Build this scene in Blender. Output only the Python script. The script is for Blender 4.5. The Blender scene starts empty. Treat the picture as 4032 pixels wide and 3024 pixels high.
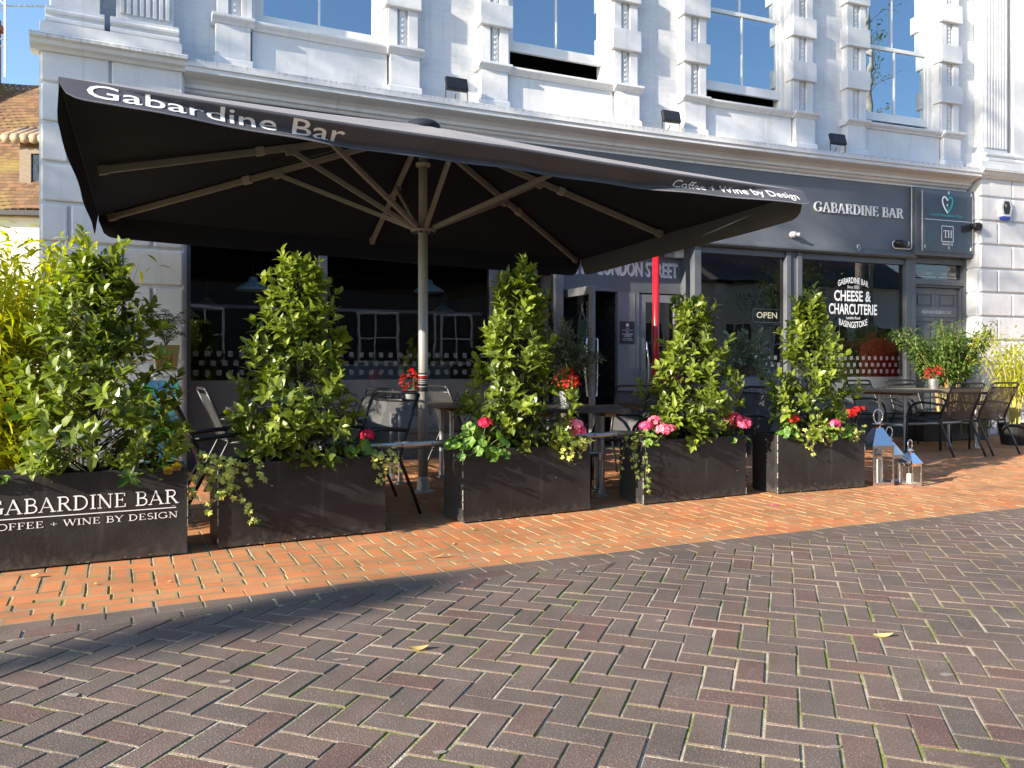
import bpy, bmesh, math, random
from mathutils import Vector, Matrix
import numpy as np

random.seed(7)
SC = bpy.context.scene
COL = SC.collection
R = math.radians

# ------------------------------------------------------------------ camera, sky, sun, exposure
cam_d = bpy.data.cameras.new('camera')
cam = bpy.data.objects.new('camera', cam_d)
COL.objects.link(cam)
cam.location = (0, 0, 1.06)
cam.rotation_euler = (R(90), 0, 0)
cam_d.sensor_width = 36
cam_d.lens = 3100 / 4032 * 36
cam_d.shift_y = -62 / 4032
cam_d.clip_start = 0.05
cam_d.clip_end = 2000
SC.camera = cam

SUN_EL, SUN_HEAD = 20.0, 52.0            # elevation; heading the light travels along (from +Y towards +X)
world = bpy.data.worlds.new('World')
SC.world = world
world.use_nodes = True
wn = world.node_tree.nodes
sky = wn.new('ShaderNodeTexSky')
sky.sky_type = 'NISHITA'
sky.sun_disc = False
sky.sun_elevation = R(SUN_EL)
sky.sun_rotation = R(SUN_HEAD + 180)
sky.air_density = 1.0
sky.dust_density = 0.6
sky.ozone_density = 3.2
wn['Background'].inputs['Strength'].default_value = 0.12
world.node_tree.links.new(sky.outputs[0], wn['Background'].inputs['Color'])

sun_d = bpy.data.lights.new('sun', 'SUN')
sun_d.energy = 5.0
sun_d.angle = R(0.5)
sun_d.color = (1.0, 0.87, 0.70)
sun = bpy.data.objects.new('sun', sun_d)
COL.objects.link(sun)
_d = Vector((math.sin(R(SUN_HEAD)) * math.cos(R(SUN_EL)), math.cos(R(SUN_HEAD)) * math.cos(R(SUN_EL)), -math.sin(R(SUN_EL))))
sun.rotation_euler = _d.to_track_quat('-Z', 'Y').to_euler()
sun.location = (-20, -14, 12)

SC.view_settings.view_transform = 'Standard'
SC.view_settings.look = 'None'
SC.view_settings.gamma = 1
SC.view_settings.exposure = 1.44
SC.cycles.use_denoising = True
SC.cycles.max_bounces = 10
SC.cycles.transparent_max_bounces = 24
SC.cycles.sample_clamp_indirect = 6

# ------------------------------------------------------------------ the curved street: (s along the front, n out to the street, z up)
OFFX, OFFY, TH0, KAP = -3.41598972, 8.17633338, 1.11447883, 0.01121619
def th(s): return TH0 + KAP * s
def bend(s, n, z=0.0):
    b = th(s)
    x = OFFX - (math.cos(b) - math.cos(TH0)) / KAP
    y = OFFY + (math.sin(b) - math.sin(TH0)) / KAP
    return Vector((x + n * math.cos(b), y - n * math.sin(b), z))
def face_rot(s): return math.pi / 2 - th(s)      # local x runs along the front, local -y out to the street

# ------------------------------------------------------------------ mesh builder
class MB:
    def __init__(s): s.V = []; s.F = []; s.A = []
    def add(s, vs, fs, a=0.5):
        o = len(s.V); s.V += [tuple(v) for v in vs]
        for f in fs: s.F.append(tuple(i + o for i in f)); s.A.append(a)
    def box(s, x0, x1, y0, y1, z0, z1, step=None, a=0.5):
        n = 1 if not step else max(1, int(math.ceil((x1 - x0) / step)))
        vs = []
        for i in range(n + 1):
            x = x0 + (x1 - x0) * i / n
            vs += [(x, y0, z0), (x, y1, z0), (x, y1, z1), (x, y0, z1)]
        fs = [(0, 1, 2, 3), (4 * n + 3, 4 * n + 2, 4 * n + 1, 4 * n)]
        for i in range(n):
            p = 4 * i
            for k in range(4):
                q = (k + 1) % 4
                fs.append((p + k, p + 4 + k, p + 4 + q, p + q))
        s.add(vs, fs, a)
    def prism_x(s, prof, x0, x1, step=None, a=0.5):          # closed profile in (y, z) swept along x
        n = 1 if not step else max(1, int(math.ceil((x1 - x0) / step)))
        m = len(prof); vs = []
        for i in range(n + 1):
            x = x0 + (x1 - x0) * i / n
            vs += [(x, y, z) for y, z in prof]
        fs = [tuple(range(m)), tuple(reversed(range(m * n, m * n + m)))]
        for i in range(n):
            for k in range(m):
                q = (k + 1) % m
                fs.append((i * m + k, (i + 1) * m + k, (i + 1) * m + q, i * m + q))
        s.add(vs, fs, a)
    def prism_y(s, poly, y0, y1, a=0.5):                       # polygon in (x, z) swept along y
        m = len(poly)
        vs = [(x, y0, z) for x, z in poly] + [(x, y1, z) for x, z in poly]
        fs = [tuple(range(m)), tuple(reversed(range(m, 2 * m)))]
        fs += [(k, m + k, m + (k + 1) % m, (k + 1) % m) for k in range(m)]
        s.add(vs, fs, a)
    def prism_z(s, poly, z0, z1, a=0.5):
        m = len(poly)
        vs = [(x, y, z0) for x, y in poly] + [(x, y, z1) for x, y in poly]
        fs = [tuple(range(m)), tuple(reversed(range(m, 2 * m)))]
        fs += [(k, m + k, m + (k + 1) % m, (k + 1) % m) for k in range(m)]
        s.add(vs, fs, a)
    def tube(s, pts, r, seg=8, cap=True, a=0.5):
        pts = [Vector(p) for p in pts]; n = len(pts)
        rs = r if isinstance(r, (list, tuple)) else [r] * n
        up = None; vs = []
        for i in range(n):
            t = (pts[min(i + 1, n - 1)] - pts[max(i - 1, 0)])
            if t.length < 1e-9: t = Vector((0, 0, 1))
            t.normalize()
            if up is None:
                up = t.orthogonal().normalized()
            else:
                up = up - t * up.dot(t)
                up = up.normalized() if up.length > 1e-6 else t.orthogonal().normalized()
            w = t.cross(up)
            for k in range(seg):
                an = 2 * math.pi * k / seg
                vs.append(pts[i] + (up * math.cos(an) + w * math.sin(an)) * rs[i])
        fs = []
        for i in range(n - 1):
            for k in range(seg):
                q = (k + 1) % seg
                fs.append((i * seg + k, i * seg + q, (i + 1) * seg + q, (i + 1) * seg + k))
        if cap:
            fs.append(tuple(reversed(range(seg)))); fs.append(tuple(range((n - 1) * seg, n * seg)))
        s.add(vs, fs, a)
    def bar(s, p, q, w, h, up=(0, 0, 1), a=0.5):               # square bar between two points
        p = Vector(p); q = Vector(q); t = (q - p).normalized(); up = Vector(up)
        sd = t.cross(up)
        if sd.length < 1e-4: sd = t.cross(Vector((1, 0, 0)))
        sd.normalize(); u = sd.cross(t).normalized()
        vs = []
        for c in (p, q):
            for i, j in ((-1, -1), (1, -1), (1, 1), (-1, 1)):
                vs.append(c + sd * (i * w / 2) + u * (j * h / 2))
        s.add(vs, [(3, 2, 1, 0), (4, 5, 6, 7)] + [(k, (k + 1) % 4, 4 + (k + 1) % 4, 4 + k) for k in range(4)], a)
    def lathe(s, prof, seg=20, c=(0, 0, 0), a=0.5, closed=True):  # (r, z) from bottom to top
        m = len(prof); vs = []
        for k in range(seg):
            an = 2 * math.pi * k / seg
            vs += [(c[0] + r * math.cos(an), c[1] + r * math.sin(an), c[2] + z) for r, z in prof]
        fs = []
        for k in range(seg):
            q = (k + 1) % seg
            for i in range(m - 1):
                fs.append((k * m + i, q * m + i, q * m + i + 1, k * m + i + 1))
        if closed:
            fs.append(tuple(reversed([k * m for k in range(seg)]))); fs.append(tuple(k * m + m - 1 for k in range(seg)))
        s.add(vs, fs, a)
    def quad(s, a_, b, c, d, a=0.5): s.add([a_, b, c, d], [(0, 1, 2, 3)], a)
    def build(s, name, mat, parent=None, bent=None, smooth=False, bevel=0, loc=None, recalc=True, subsurf=0):
        me = bpy.data.meshes.new(name)
        flat = s.V
        V = s.V
        if bent is not None:
            V = [tuple(bend(*v) - bent) for v in s.V]
        me.from_pydata(V, [], s.F)
        at = me.attributes.new('rnd', 'FLOAT', 'FACE')
        if len(s.A) == len(me.polygons): at.data.foreach_set('value', s.A)
        if bent is not None:
            at = me.attributes.new('sz', 'FLOAT_VECTOR', 'POINT')
            at.data.foreach_set('vector', [c for v in flat for c in (v[0], v[2], v[1])])
        if recalc and len(s.F) < 60000:
            bm = bmesh.new(); bm.from_mesh(me); bmesh.ops.recalc_face_normals(bm, faces=bm.faces); bm.to_mesh(me); bm.free()
        if smooth: me.polygons.foreach_set('use_smooth', [True] * len(me.polygons))
        me.materials.append(mat)
        me.update()
        o = bpy.data.objects.new(name, me)
        COL.objects.link(o)
        if parent is not None: o.parent = parent
        if loc is not None: o.location = loc
        if bevel:
            m = o.modifiers.new('bevel', 'BEVEL'); m.width = bevel; m.segments = 2; m.limit_method = 'ANGLE'; m.angle_limit = R(40)
        if subsurf:
            m = o.modifiers.new('sub', 'SUBSURF'); m.levels = subsurf; m.render_levels = subsurf
        return o

def tag(o, label=None, cat=None, group=None, kind=None):
    if label: o['label'] = label
    if cat: o['category'] = cat
    if group: o['group'] = group
    if kind: o['kind'] = kind
    return o
def thing(name, label, cat, loc=(0, 0, 0), rot=0.0, group=None):
    o = bpy.data.objects.new(name, None); COL.objects.link(o)
    o.empty_display_size = 0.1
    o.location = loc; o.rotation_euler = (0, 0, rot)
    return tag(o, label, cat, group)
def place(o, s, n, z=0.0, turn=0.0):
    o.location = bend(s, n, z); o.rotation_euler = (0, 0, face_rot(s) + R(turn)); return o
def at(name, label, cat, s, n, z=0.0, turn=0.0, group=None):
    return place(thing(name, label, cat, group=group), s, n, z, turn)
def dup(root, label=None, group=None):
    r = root.copy(); COL.objects.link(r)
    if label: r['label'] = label
    if group: r['group'] = group
    def kids(a, b):
        for ch in list(a.children):
            c = ch.copy(); COL.objects.link(c); c.parent = b
            kids(ch, c)
    kids(root, r)
    return r

# ------------------------------------------------------------------ materials
def rgb(c): return (c[0], c[1], c[2], 1.0)
def new_mat(name):
    m = bpy.data.materials.new(name); m.use_nodes = True
    nt = m.node_tree
    return m, nt, nt.nodes, nt.links, nt.nodes['Principled BSDF']
def pmat(name, c, rough=0.6, metal=0.0, c2=None, var=0.12, scale=6.0, bump=0.0, bscale=80.0, spec=0.5, attr=False, stretch=None, rvar=0.0):
    m, nt, N, L, B = new_mat(name)
    c2 = c2 or tuple(min(1, x * (1 + var)) for x in c)
    c1 = tuple(x * (1 - var) for x in c) if c2 is not None else c
    tc = N.new('ShaderNodeTexCoord'); vec = tc.outputs['Object']
    if stretch:
        mp = N.new('ShaderNodeMapping'); mp.inputs['Scale'].default_value = stretch
        L.new(vec, mp.inputs['Vector']); vec = mp.outputs[0]
    nz = N.new('ShaderNodeTexNoise'); nz.inputs['Scale'].default_value = scale; nz.inputs['Detail'].default_value = 6; nz.inputs['Roughness'].default_value = 0.65
    L.new(vec, nz.inputs['Vector'])
    mx = N.new('ShaderNodeMix'); mx.data_type = 'RGBA'
    mx.inputs[6].default_value = rgb(c1); mx.inputs[7].default_value = rgb(c2)
    if attr:
        an = N.new('ShaderNodeAttribute'); an.attribute_name = 'rnd'; L.new(an.outputs['Fac'], mx.inputs[0])
    else:
        mr = N.new('ShaderNodeMapRange'); mr.inputs[1].default_value = 0.3; mr.inputs[2].default_value = 0.7
        L.new(nz.outputs['Fac'], mr.inputs[0]); L.new(mr.outputs[0], mx.inputs[0])
    L.new(mx.outputs[2], B.inputs['Base Color'])
    B.inputs['Roughness'].default_value = rough; B.inputs['Metallic'].default_value = metal
    B.inputs['Specular IOR Level'].default_value = spec
    if rvar:
        m2 = N.new('ShaderNodeMapRange'); m2.inputs[1].default_value = 0.3; m2.inputs[2].default_value = 0.7
        m2.inputs[3].default_value = rough - rvar; m2.inputs[4].default_value = rough + rvar
        L.new(nz.outputs['Fac'], m2.inputs[0]); L.new(m2.outputs[0], B.inputs['Roughness'])
    if bump:
        nb = N.new('ShaderNodeTexNoise'); nb.inputs['Scale'].default_value = bscale; nb.inputs['Detail'].default_value = 4
        L.new(tc.outputs['Object'], nb.inputs['Vector'])
        bp = N.new('ShaderNodeBump'); bp.inputs['Strength'].default_value = bump; bp.inputs['Distance'].default_value = 0.01
        L.new(nb.outputs['Fac'], bp.inputs['Height']); L.new(bp.outputs[0], B.inputs['Normal'])
    return m
def leaf_mat(name, dark, light, rough=0.38, trans=0.3, spec=0.5, tcol=None):
    m, nt, N, L, B = new_mat(name)
    an = N.new('ShaderNodeAttribute'); an.attribute_name = 'rnd'
    mx = N.new('ShaderNodeMix'); mx.data_type = 'RGBA'
    mx.inputs[6].default_value = rgb(dark); mx.inputs[7].default_value = rgb(light)
    L.new(an.outputs['Fac'], mx.inputs[0])
    L.new(mx.outputs[2], B.inputs['Base Color'])
    B.inputs['Roughness'].default_value = rough; B.inputs['Specular IOR Level'].default_value = spec
    tr = N.new('ShaderNodeBsdfTranslucent')
    if tcol:
        tr.inputs['Color'].default_value = rgb(tcol)
    else:
        hs = N.new('ShaderNodeHueSaturation'); hs.inputs['Value'].default_value = 1.7; hs.inputs['Saturation'].default_value = 1.1
        L.new(mx.outputs[2], hs.inputs['Color']); L.new(hs.outputs[0], tr.inputs['Color'])
    ms = N.new('ShaderNodeMixShader'); ms.inputs[0].default_value = trans
    L.new(B.outputs[0], ms.inputs[1]); L.new(tr.outputs[0], ms.inputs[2])
    L.new(ms.outputs[0], N['Material Output'].inputs['Surface'])
    return m
def glass_mat(name, base=0.1, mul=2.0, tint=(0.75, 0.78, 0.8), rough=0.0, gcol=(1, 1, 1), wave=0.0):
    m, nt, N, L, B = new_mat(name)
    N.remove(B)
    fr = N.new('ShaderNodeFresnel'); fr.inputs['IOR'].default_value = 1.5
    ma = N.new('ShaderNodeMath'); ma.operation = 'MULTIPLY_ADD'; ma.inputs[1].default_value = mul; ma.inputs[2].default_value = base; ma.use_clamp = True
    L.new(fr.outputs[0], ma.inputs[0])
    t = N.new('ShaderNodeBsdfTransparent'); t.inputs['Color'].default_value = rgb(tint)
    g = N.new('ShaderNodeBsdfGlossy'); g.inputs['Roughness'].default_value = rough; g.inputs['Color'].default_value = rgb(gcol)
    if wave:
        tc = N.new('ShaderNodeTexCoord'); nz = N.new('ShaderNodeTexNoise'); nz.inputs['Scale'].default_value = 1.6
        L.new(tc.outputs['Object'], nz.inputs['Vector'])
        bp = N.new('ShaderNodeBump'); bp.inputs['Strength'].default_value = wave; bp.inputs['Distance'].default_value = 0.02
        L.new(nz.outputs['Fac'], bp.inputs['Height']); L.new(bp.outputs[0], g.inputs['Normal'])
    ms = N.new('ShaderNodeMixShader')
    L.new(ma.outputs[0], ms.inputs[0]); L.new(t.outputs[0], ms.inputs[1]); L.new(g.outputs[0], ms.inputs[2])
    L.new(ms.outputs[0], N['Material Output'].inputs['Surface'])
    return m
def veil_mat(name, c, opacity, rough=0.7, metal=0.0):
    m, nt, N, L, B = new_mat(name)
    B.inputs['Base Color'].default_value = rgb(c); B.inputs['Roughness'].default_value = rough; B.inputs['Metallic'].default_value = metal
    t = N.new('ShaderNodeBsdfTransparent'); ms = N.new('ShaderNodeMixShader'); ms.inputs[0].default_value = opacity
    L.new(t.outputs[0], ms.inputs[1]); L.new(B.outputs[0], ms.inputs[2])
    L.new(ms.outputs[0], N['Material Output'].inputs['Surface'])
    return m

def wall_mat(name, bricks):
    m, nt, N, L, B = new_mat(name)
    an = N.new('ShaderNodeAttribute'); an.attribute_name = 'sz'
    tc = N.new('ShaderNodeTexCoord')
    n1 = N.new('ShaderNodeTexNoise'); n1.inputs['Scale'].default_value = 1.3; n1.inputs['Detail'].default_value = 8; n1.inputs['Roughness'].default_value = 0.7
    L.new(tc.outputs['Object'], n1.inputs['Vector'])
    mr = N.new('ShaderNodeMapRange'); mr.inputs[1].default_value = 0.45; mr.inputs[2].default_value = 0.75
    L.new(n1.outputs['Fac'], mr.inputs[0])
    mx = N.new('ShaderNodeMix'); mx.data_type = 'RGBA'; mx.inputs[6].default_value = (0.67, 0.685, 0.70, 1); mx.inputs[7].default_value = (0.54, 0.55, 0.56, 1)
    L.new(mr.outputs[0], mx.inputs[0])
    # rain streaks: noise stretched in height
    mp = N.new('ShaderNodeMapping'); mp.inputs['Scale'].default_value = (14, 0.7, 3)
    L.new(an.outputs['Vector'], mp.inputs['Vector'])
    n2 = N.new('ShaderNodeTexNoise'); n2.inputs['Scale'].default_value = 1.0; n2.inputs['Detail'].default_value = 5
    L.new(mp.outputs[0], n2.inputs['Vector'])
    m2 = N.new('ShaderNodeMapRange'); m2.inputs[1].default_value = 0.58; m2.inputs[2].default_value = 0.8; m2.inputs[4].default_value = 0.6
    L.new(n2.outputs['Fac'], m2.inputs[0])
    mx2 = N.new('ShaderNodeMix'); mx2.data_type = 'RGBA'; mx2.inputs[7].default_value = (0.42, 0.42, 0.40, 1)
    L.new(m2.outputs[0], mx2.inputs[0]); L.new(mx.outputs[2], mx2.inputs[6])
    L.new(mx2.outputs[2], B.inputs['Base Color'])
    B.inputs['Roughness'].default_value = 0.55
    nb = N.new('ShaderNodeTexNoise'); nb.inputs['Scale'].default_value = 9; nb.inputs['Detail'].default_value = 7
    L.new(tc.outputs['Object'], nb.inputs['Vector'])
    bp = N.new('ShaderNodeBump'); bp.inputs['Strength'].default_value = 0.35; bp.inputs['Distance'].default_value = 0.012
    L.new(nb.outputs['Fac'], bp.inputs['Height'])
    out = bp
    if bricks:
        bt = N.new('ShaderNodeTexBrick'); bt.inputs['Scale'].default_value = 1.0
        bt.inputs['Brick Width'].default_value = 0.225; bt.inputs['Row Height'].default_value = 0.075
        bt.inputs['Mortar Size'].default_value = 0.006; bt.inputs['Mortar Smooth'].default_value = 0.6
        bt.inputs['Color1'].default_value = (1, 1, 1, 1); bt.inputs['Color2'].default_value = (0.75, 0.75, 0.75, 1); bt.inputs['Mortar'].default_value = (0, 0, 0, 1)
        L.new(an.outputs['Vector'], bt.inputs['Vector'])
        b2 = N.new('ShaderNodeBump'); b2.inputs['Strength'].default_value = 0.45; b2.inputs['Distance'].default_value = 0.008
        L.new(bt.outputs['Color'], b2.inputs['Height']); L.new(bp.outputs[0], b2.inputs['Normal']); out = b2
    L.new(out.outputs[0], B.inputs['Normal'])
    return m

def cornice_mat():
    m = wall_mat('stained_cornice_paint', False)
    nt = m.node_tree; N = nt.nodes; L = nt.links; B = N['Principled BSDF']
    an = N.new('ShaderNodeAttribute'); an.attribute_name = 'sz'
    sp = N.new('ShaderNodeSeparateXYZ'); L.new(an.outputs['Vector'], sp.inputs[0])
    # dark drips running down from the top edge of the gutter band
    cb = N.new('ShaderNodeCombineXYZ'); L.new(sp.outputs[0], cb.inputs[0])
    nz = N.new('ShaderNodeTexNoise'); nz.inputs['Scale'].default_value = 19; nz.inputs['Detail'].default_value = 8; nz.inputs['Roughness'].default_value = .8
    L.new(cb.outputs[0], nz.inputs['Vector'])
    dr = N.new('ShaderNodeMapRange'); dr.inputs[1].default_value = 0.42; dr.inputs[2].default_value = 0.78; dr.inputs[3].default_value = 0.0; dr.inputs[4].default_value = 0.10
    L.new(nz.outputs['Fac'], dr.inputs[0])
    sub = N.new('ShaderNodeMath'); sub.operation = 'SUBTRACT'; sub.inputs[0].default_value = 4.165; L.new(sp.outputs[1], sub.inputs[1])
    lt = N.new('ShaderNodeMath'); lt.operation = 'SUBTRACT'; L.new(dr.outputs[0], lt.inputs[0]); L.new(sub.outputs[0], lt.inputs[1])
    sm = N.new('ShaderNodeMapRange'); sm.inputs[1].default_value = -0.01; sm.inputs[2].default_value = 0.03; sm.inputs[4].default_value = 0.5
    L.new(lt.outputs[0], sm.inputs[0])
    bandm = N.new('ShaderNodeMath'); bandm.operation = 'LESS_THAN'; bandm.inputs[1].default_value = 4.168; L.new(sp.outputs[1], bandm.inputs[0])
    mulm = N.new('ShaderNodeMath'); mulm.operation = 'MULTIPLY'; L.new(sm.outputs[0], mulm.inputs[0]); L.new(bandm.outputs[0], mulm.inputs[1]); sm = mulm
    old = B.inputs['Base Color'].links[0].from_socket
    mx = N.new('ShaderNodeMix'); mx.data_type = 'RGBA'; mx.inputs[7].default_value = (0.12, 0.11, 0.10, 1)
    L.new(sm.outputs[0], mx.inputs[0]); L.new(old, mx.inputs[6]); L.new(mx.outputs[2], B.inputs['Base Color'])
    return m

def paver_mat(name, cols, speck, rough, soil=None):
    m, nt, N, L, B = new_mat(name)
    an = N.new('ShaderNodeAttribute'); an.attribute_name = 'rnd'
    cr = N.new('ShaderNodeValToRGB'); cr.color_ramp.interpolation = 'LINEAR'
    el = cr.color_ramp.elements
    while len(el) < len(cols): el.new(0.5)
    for e, (p, c) in zip(el, cols): e.position = p; e.color = rgb(c)
    L.new(an.outputs['Fac'], cr.inputs[0])
    tc = N.new('ShaderNodeTexCoord')
    n1 = N.new('ShaderNodeTexNoise'); n1.inputs['Scale'].default_value = 190; n1.inputs['Detail'].default_value = 3
    L.new(tc.outputs['Object'], n1.inputs['Vector'])
    m1 = N.new('ShaderNodeMapRange'); m1.inputs[1].default_value = 0.56; m1.inputs[2].default_value = 0.68; m1.inputs[4].default_value = speck
    L.new(n1.outputs['Fac'], m1.inputs[0])
    mx = N.new('ShaderNodeMix'); mx.data_type = 'RGBA'; mx.inputs[7].default_value = (0.5, 0.42, 0.36, 1)
    L.new(m1.outputs[0], mx.inputs[0]); L.new(cr.outputs[0], mx.inputs[6])
    n2 = N.new('ShaderNodeTexNoise'); n2.inputs['Scale'].default_value = 1.7; n2.inputs['Detail'].default_value = 7; n2.inputs['Roughness'].default_value = 0.7
    L.new(tc.outputs['Object'], n2.inputs['Vector'])
    m2 = N.new('ShaderNodeMapRange'); m2.inputs[1].default_value = 0.35; m2.inputs[2].default_value = 0.7; m2.inputs[3].default_value = 0.72; m2.inputs[4].default_value = 1.12
    L.new(n2.outputs['Fac'], m2.inputs[0])
    vm = N.new('ShaderNodeVectorMath'); vm.operation = 'SCALE'; L.new(mx.outputs[2], vm.inputs[0]); L.new(m2.outputs[0], vm.inputs['Scale'])
    L.new(vm.outputs[0], B.inputs['Base Color'])
    B.inputs['Roughness'].default_value = rough; B.inputs['Specular IOR Level'].default_value = 0.22
    bp = N.new('ShaderNodeBump'); bp.inputs['Strength'].default_value = 0.6; bp.inputs['Distance'].default_value = 0.004
    L.new(n1.outputs['Fac'], bp.inputs['Height']); L.new(bp.outputs[0], B.inputs['Normal'])
    return m

def bed_mat(name):                                             # sand and moss in the joints, bare soil beyond the paving
    m, nt, N, L, B = new_mat(name)
    tc = N.new('ShaderNodeTexCoord')
    n1 = N.new('ShaderNodeTexNoise'); n1.inputs['Scale'].default_value = 2.2; n1.inputs['Detail'].default_value = 9; n1.inputs['Roughness'].default_value = 0.75
    L.new(tc.outputs['Object'], n1.inputs['Vector'])
    mr = N.new('ShaderNodeMapRange'); mr.inputs[1].default_value = 0.44; mr.inputs[2].default_value = 0.56
    L.new(n1.outputs['Fac'], mr.inputs[0])
    mx = N.new('ShaderNodeMix'); mx.data_type = 'RGBA'; mx.inputs[6].default_value = (0.50, 0.44, 0.34, 1); mx.inputs[7].default_value = (0.19, 0.24, 0.04, 1)
    L.new(mr.outputs[0], mx.inputs[0]); L.new(mx.outputs[2], B.inputs['Base Color'])
    B.inputs['Roughness'].default_value = 0.95
    n2 = N.new('ShaderNodeTexNoise'); n2.inputs['Scale'].default_value = 160
    L.new(tc.outputs['Object'], n2.inputs['Vector'])
    bp = N.new('ShaderNodeBump'); bp.inputs['Strength'].default_value = 0.8; bp.inputs['Distance'].default_value = 0.006
    L.new(n2.outputs['Fac'], bp.inputs['Height']); L.new(bp.outputs[0], B.inputs['Normal'])
    return m

M = {}
M['wall'] = wall_mat('white_painted_brick', True)
M['stucco'] = wall_mat('white_painted_stucco', False)
M['cornice'] = cornice_mat()
M['frame_white'] = pmat('white_gloss_paint', (0.74, 0.74, 0.73), 0.4, var=0.06, scale=4, bump=0.1, bscale=30)
M['grey_paint'] = pmat('slate_grey_paint', (0.095, 0.105, 0.122), 0.45, var=0.12, scale=3, bump=0.05)
M['fascia'] = pmat('slate_grey_board', (0.118, 0.130, 0.150), 0.5, var=0.14, scale=1.2)
M['pale_grey'] = pmat('mid_grey_paint', (0.17, 0.18, 0.20), 0.5, var=0.1)
M['trim_blue'] = pmat('pale_grey_trim', (0.42, 0.46, 0.52), 0.5, var=0.1)
M['letter'] = pmat('letter_white', (0.86, 0.87, 0.88), 0.4, var=0.02)
M['letter_grey'] = pmat('letter_pale_grey', (0.62, 0.60, 0.62), 0.5, var=0.08)
M['letter_dark'] = pmat('letter_charcoal', (0.03, 0.03, 0.035), 0.5, var=0.1)
M['letter_red'] = pmat('letter_dark_red', (0.25, 0.02, 0.03), 0.5, var=0.1)
M['teal'] = pmat('teal_plastic', (0.01, 0.36, 0.38), 0.35, var=0.1)
M['gold_text'] = pmat('cream_letter', (0.75, 0.62, 0.38), 0.4, var=0.05)
M['lit_letter'] = pmat('lit_cream_letter', (0.8, 0.7, 0.5), 0.4, var=0.05)
M['lit_letter'].node_tree.nodes['Principled BSDF'].inputs['Emission Color'].default_value = (1, 0.86, 0.6, 1)
M['lit_letter'].node_tree.nodes['Principled BSDF'].inputs['Emission Strength'].default_value = 0.35
M['glass_up'] = glass_mat('upper_window_glass', 0.46, 1.5, (0.5, 0.52, 0.55), 0.0, (0.80, 0.92, 1.0), wave=0.12)
M['glass_shop'] = glass_mat('shop_window_glass', 0.035, 1.4, (0.84, 0.87, 0.89), 0.0, wave=0.05)
M['glass_clear'] = glass_mat('clear_glass', 0.0, 1.2, (0.93, 0.95, 0.95))
M['acrylic'] = glass_mat('acrylic_sheet', 0.0, 0.7, (0.88, 0.9, 0.92), 0.02)
M['frost'] = veil_mat('frosted_film', (0.36, 0.40, 0.44), 0.45)
M['frost_sq'] = veil_mat('frosted_square_film', (0.42, 0.46, 0.50), 0.38)
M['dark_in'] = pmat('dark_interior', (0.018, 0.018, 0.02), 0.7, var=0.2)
M['dark_brick'] = pmat('dark_glazed_brick', (0.03, 0.032, 0.036), 0.35, var=0.2)
M['red_paint'] = pmat('red_gloss_paint', (0.42, 0.012, 0.02), 0.28, var=0.12, scale=5, bump=0.04)
M['red_dull'] = pmat('red_cabinet_paint', (0.90, 0.03, 0.05), 0.45, var=0.25, scale=9)
M['red_soffit'] = pmat('red_ceiling', (0.36, 0.02, 0.03), 0.6)
M['black_plastic'] = pmat('black_plastic', (0.016, 0.016, 0.017), 0.45, var=0.2)
M['white_plastic'] = pmat('white_plastic', (0.78, 0.78, 0.76), 0.35, var=0.04)
M['grey_plastic'] = pmat('grey_plastic', (0.30, 0.32, 0.34), 0.4, var=0.08)
M['blue_plastic'] = pmat('blue_plastic', (0.02, 0.05, 0.32), 0.35, var=0.1)
M['blue_plaque'] = pmat('blue_enamel', (0.03, 0.11, 0.30), 0.4, var=0.15)
M['black_metal'] = pmat('black_powder_coat', (0.018, 0.019, 0.021), 0.38, var=0.2, scale=20)
M['sling'] = veil_mat('black_mesh_sling', (0.042, 0.044, 0.048), 0.80, 0.5)
M['galv'] = pmat('galvanised_steel', (0.44, 0.47, 0.49), 0.42, 0.85, var=0.18, scale=14, rvar=0.1)
M['alu'] = pmat('grey_aluminium', (0.45, 0.44, 0.41), 0.45, 0.2, var=0.08, scale=5)
M['taupe'] = pmat('taupe_powder_coat', (0.27, 0.255, 0.235), 0.5, 0.1, var=0.1, scale=5)
M['chrome'] = pmat('polished_steel', (0.80, 0.80, 0.80), 0.06, 1.0, var=0.03, scale=12)
M['brass'] = pmat('brass_sheet', (0.72, 0.60, 0.30), 0.35, 1.0, var=0.1)
M['planter'] = pmat('black_stained_board', (0.011, 0.0115, 0.012), 0.5, c2=(0.028, 0.0285, 0.029), var=0.2, scale=3.2, bump=0.18, bscale=45, rvar=0.12)
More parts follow.
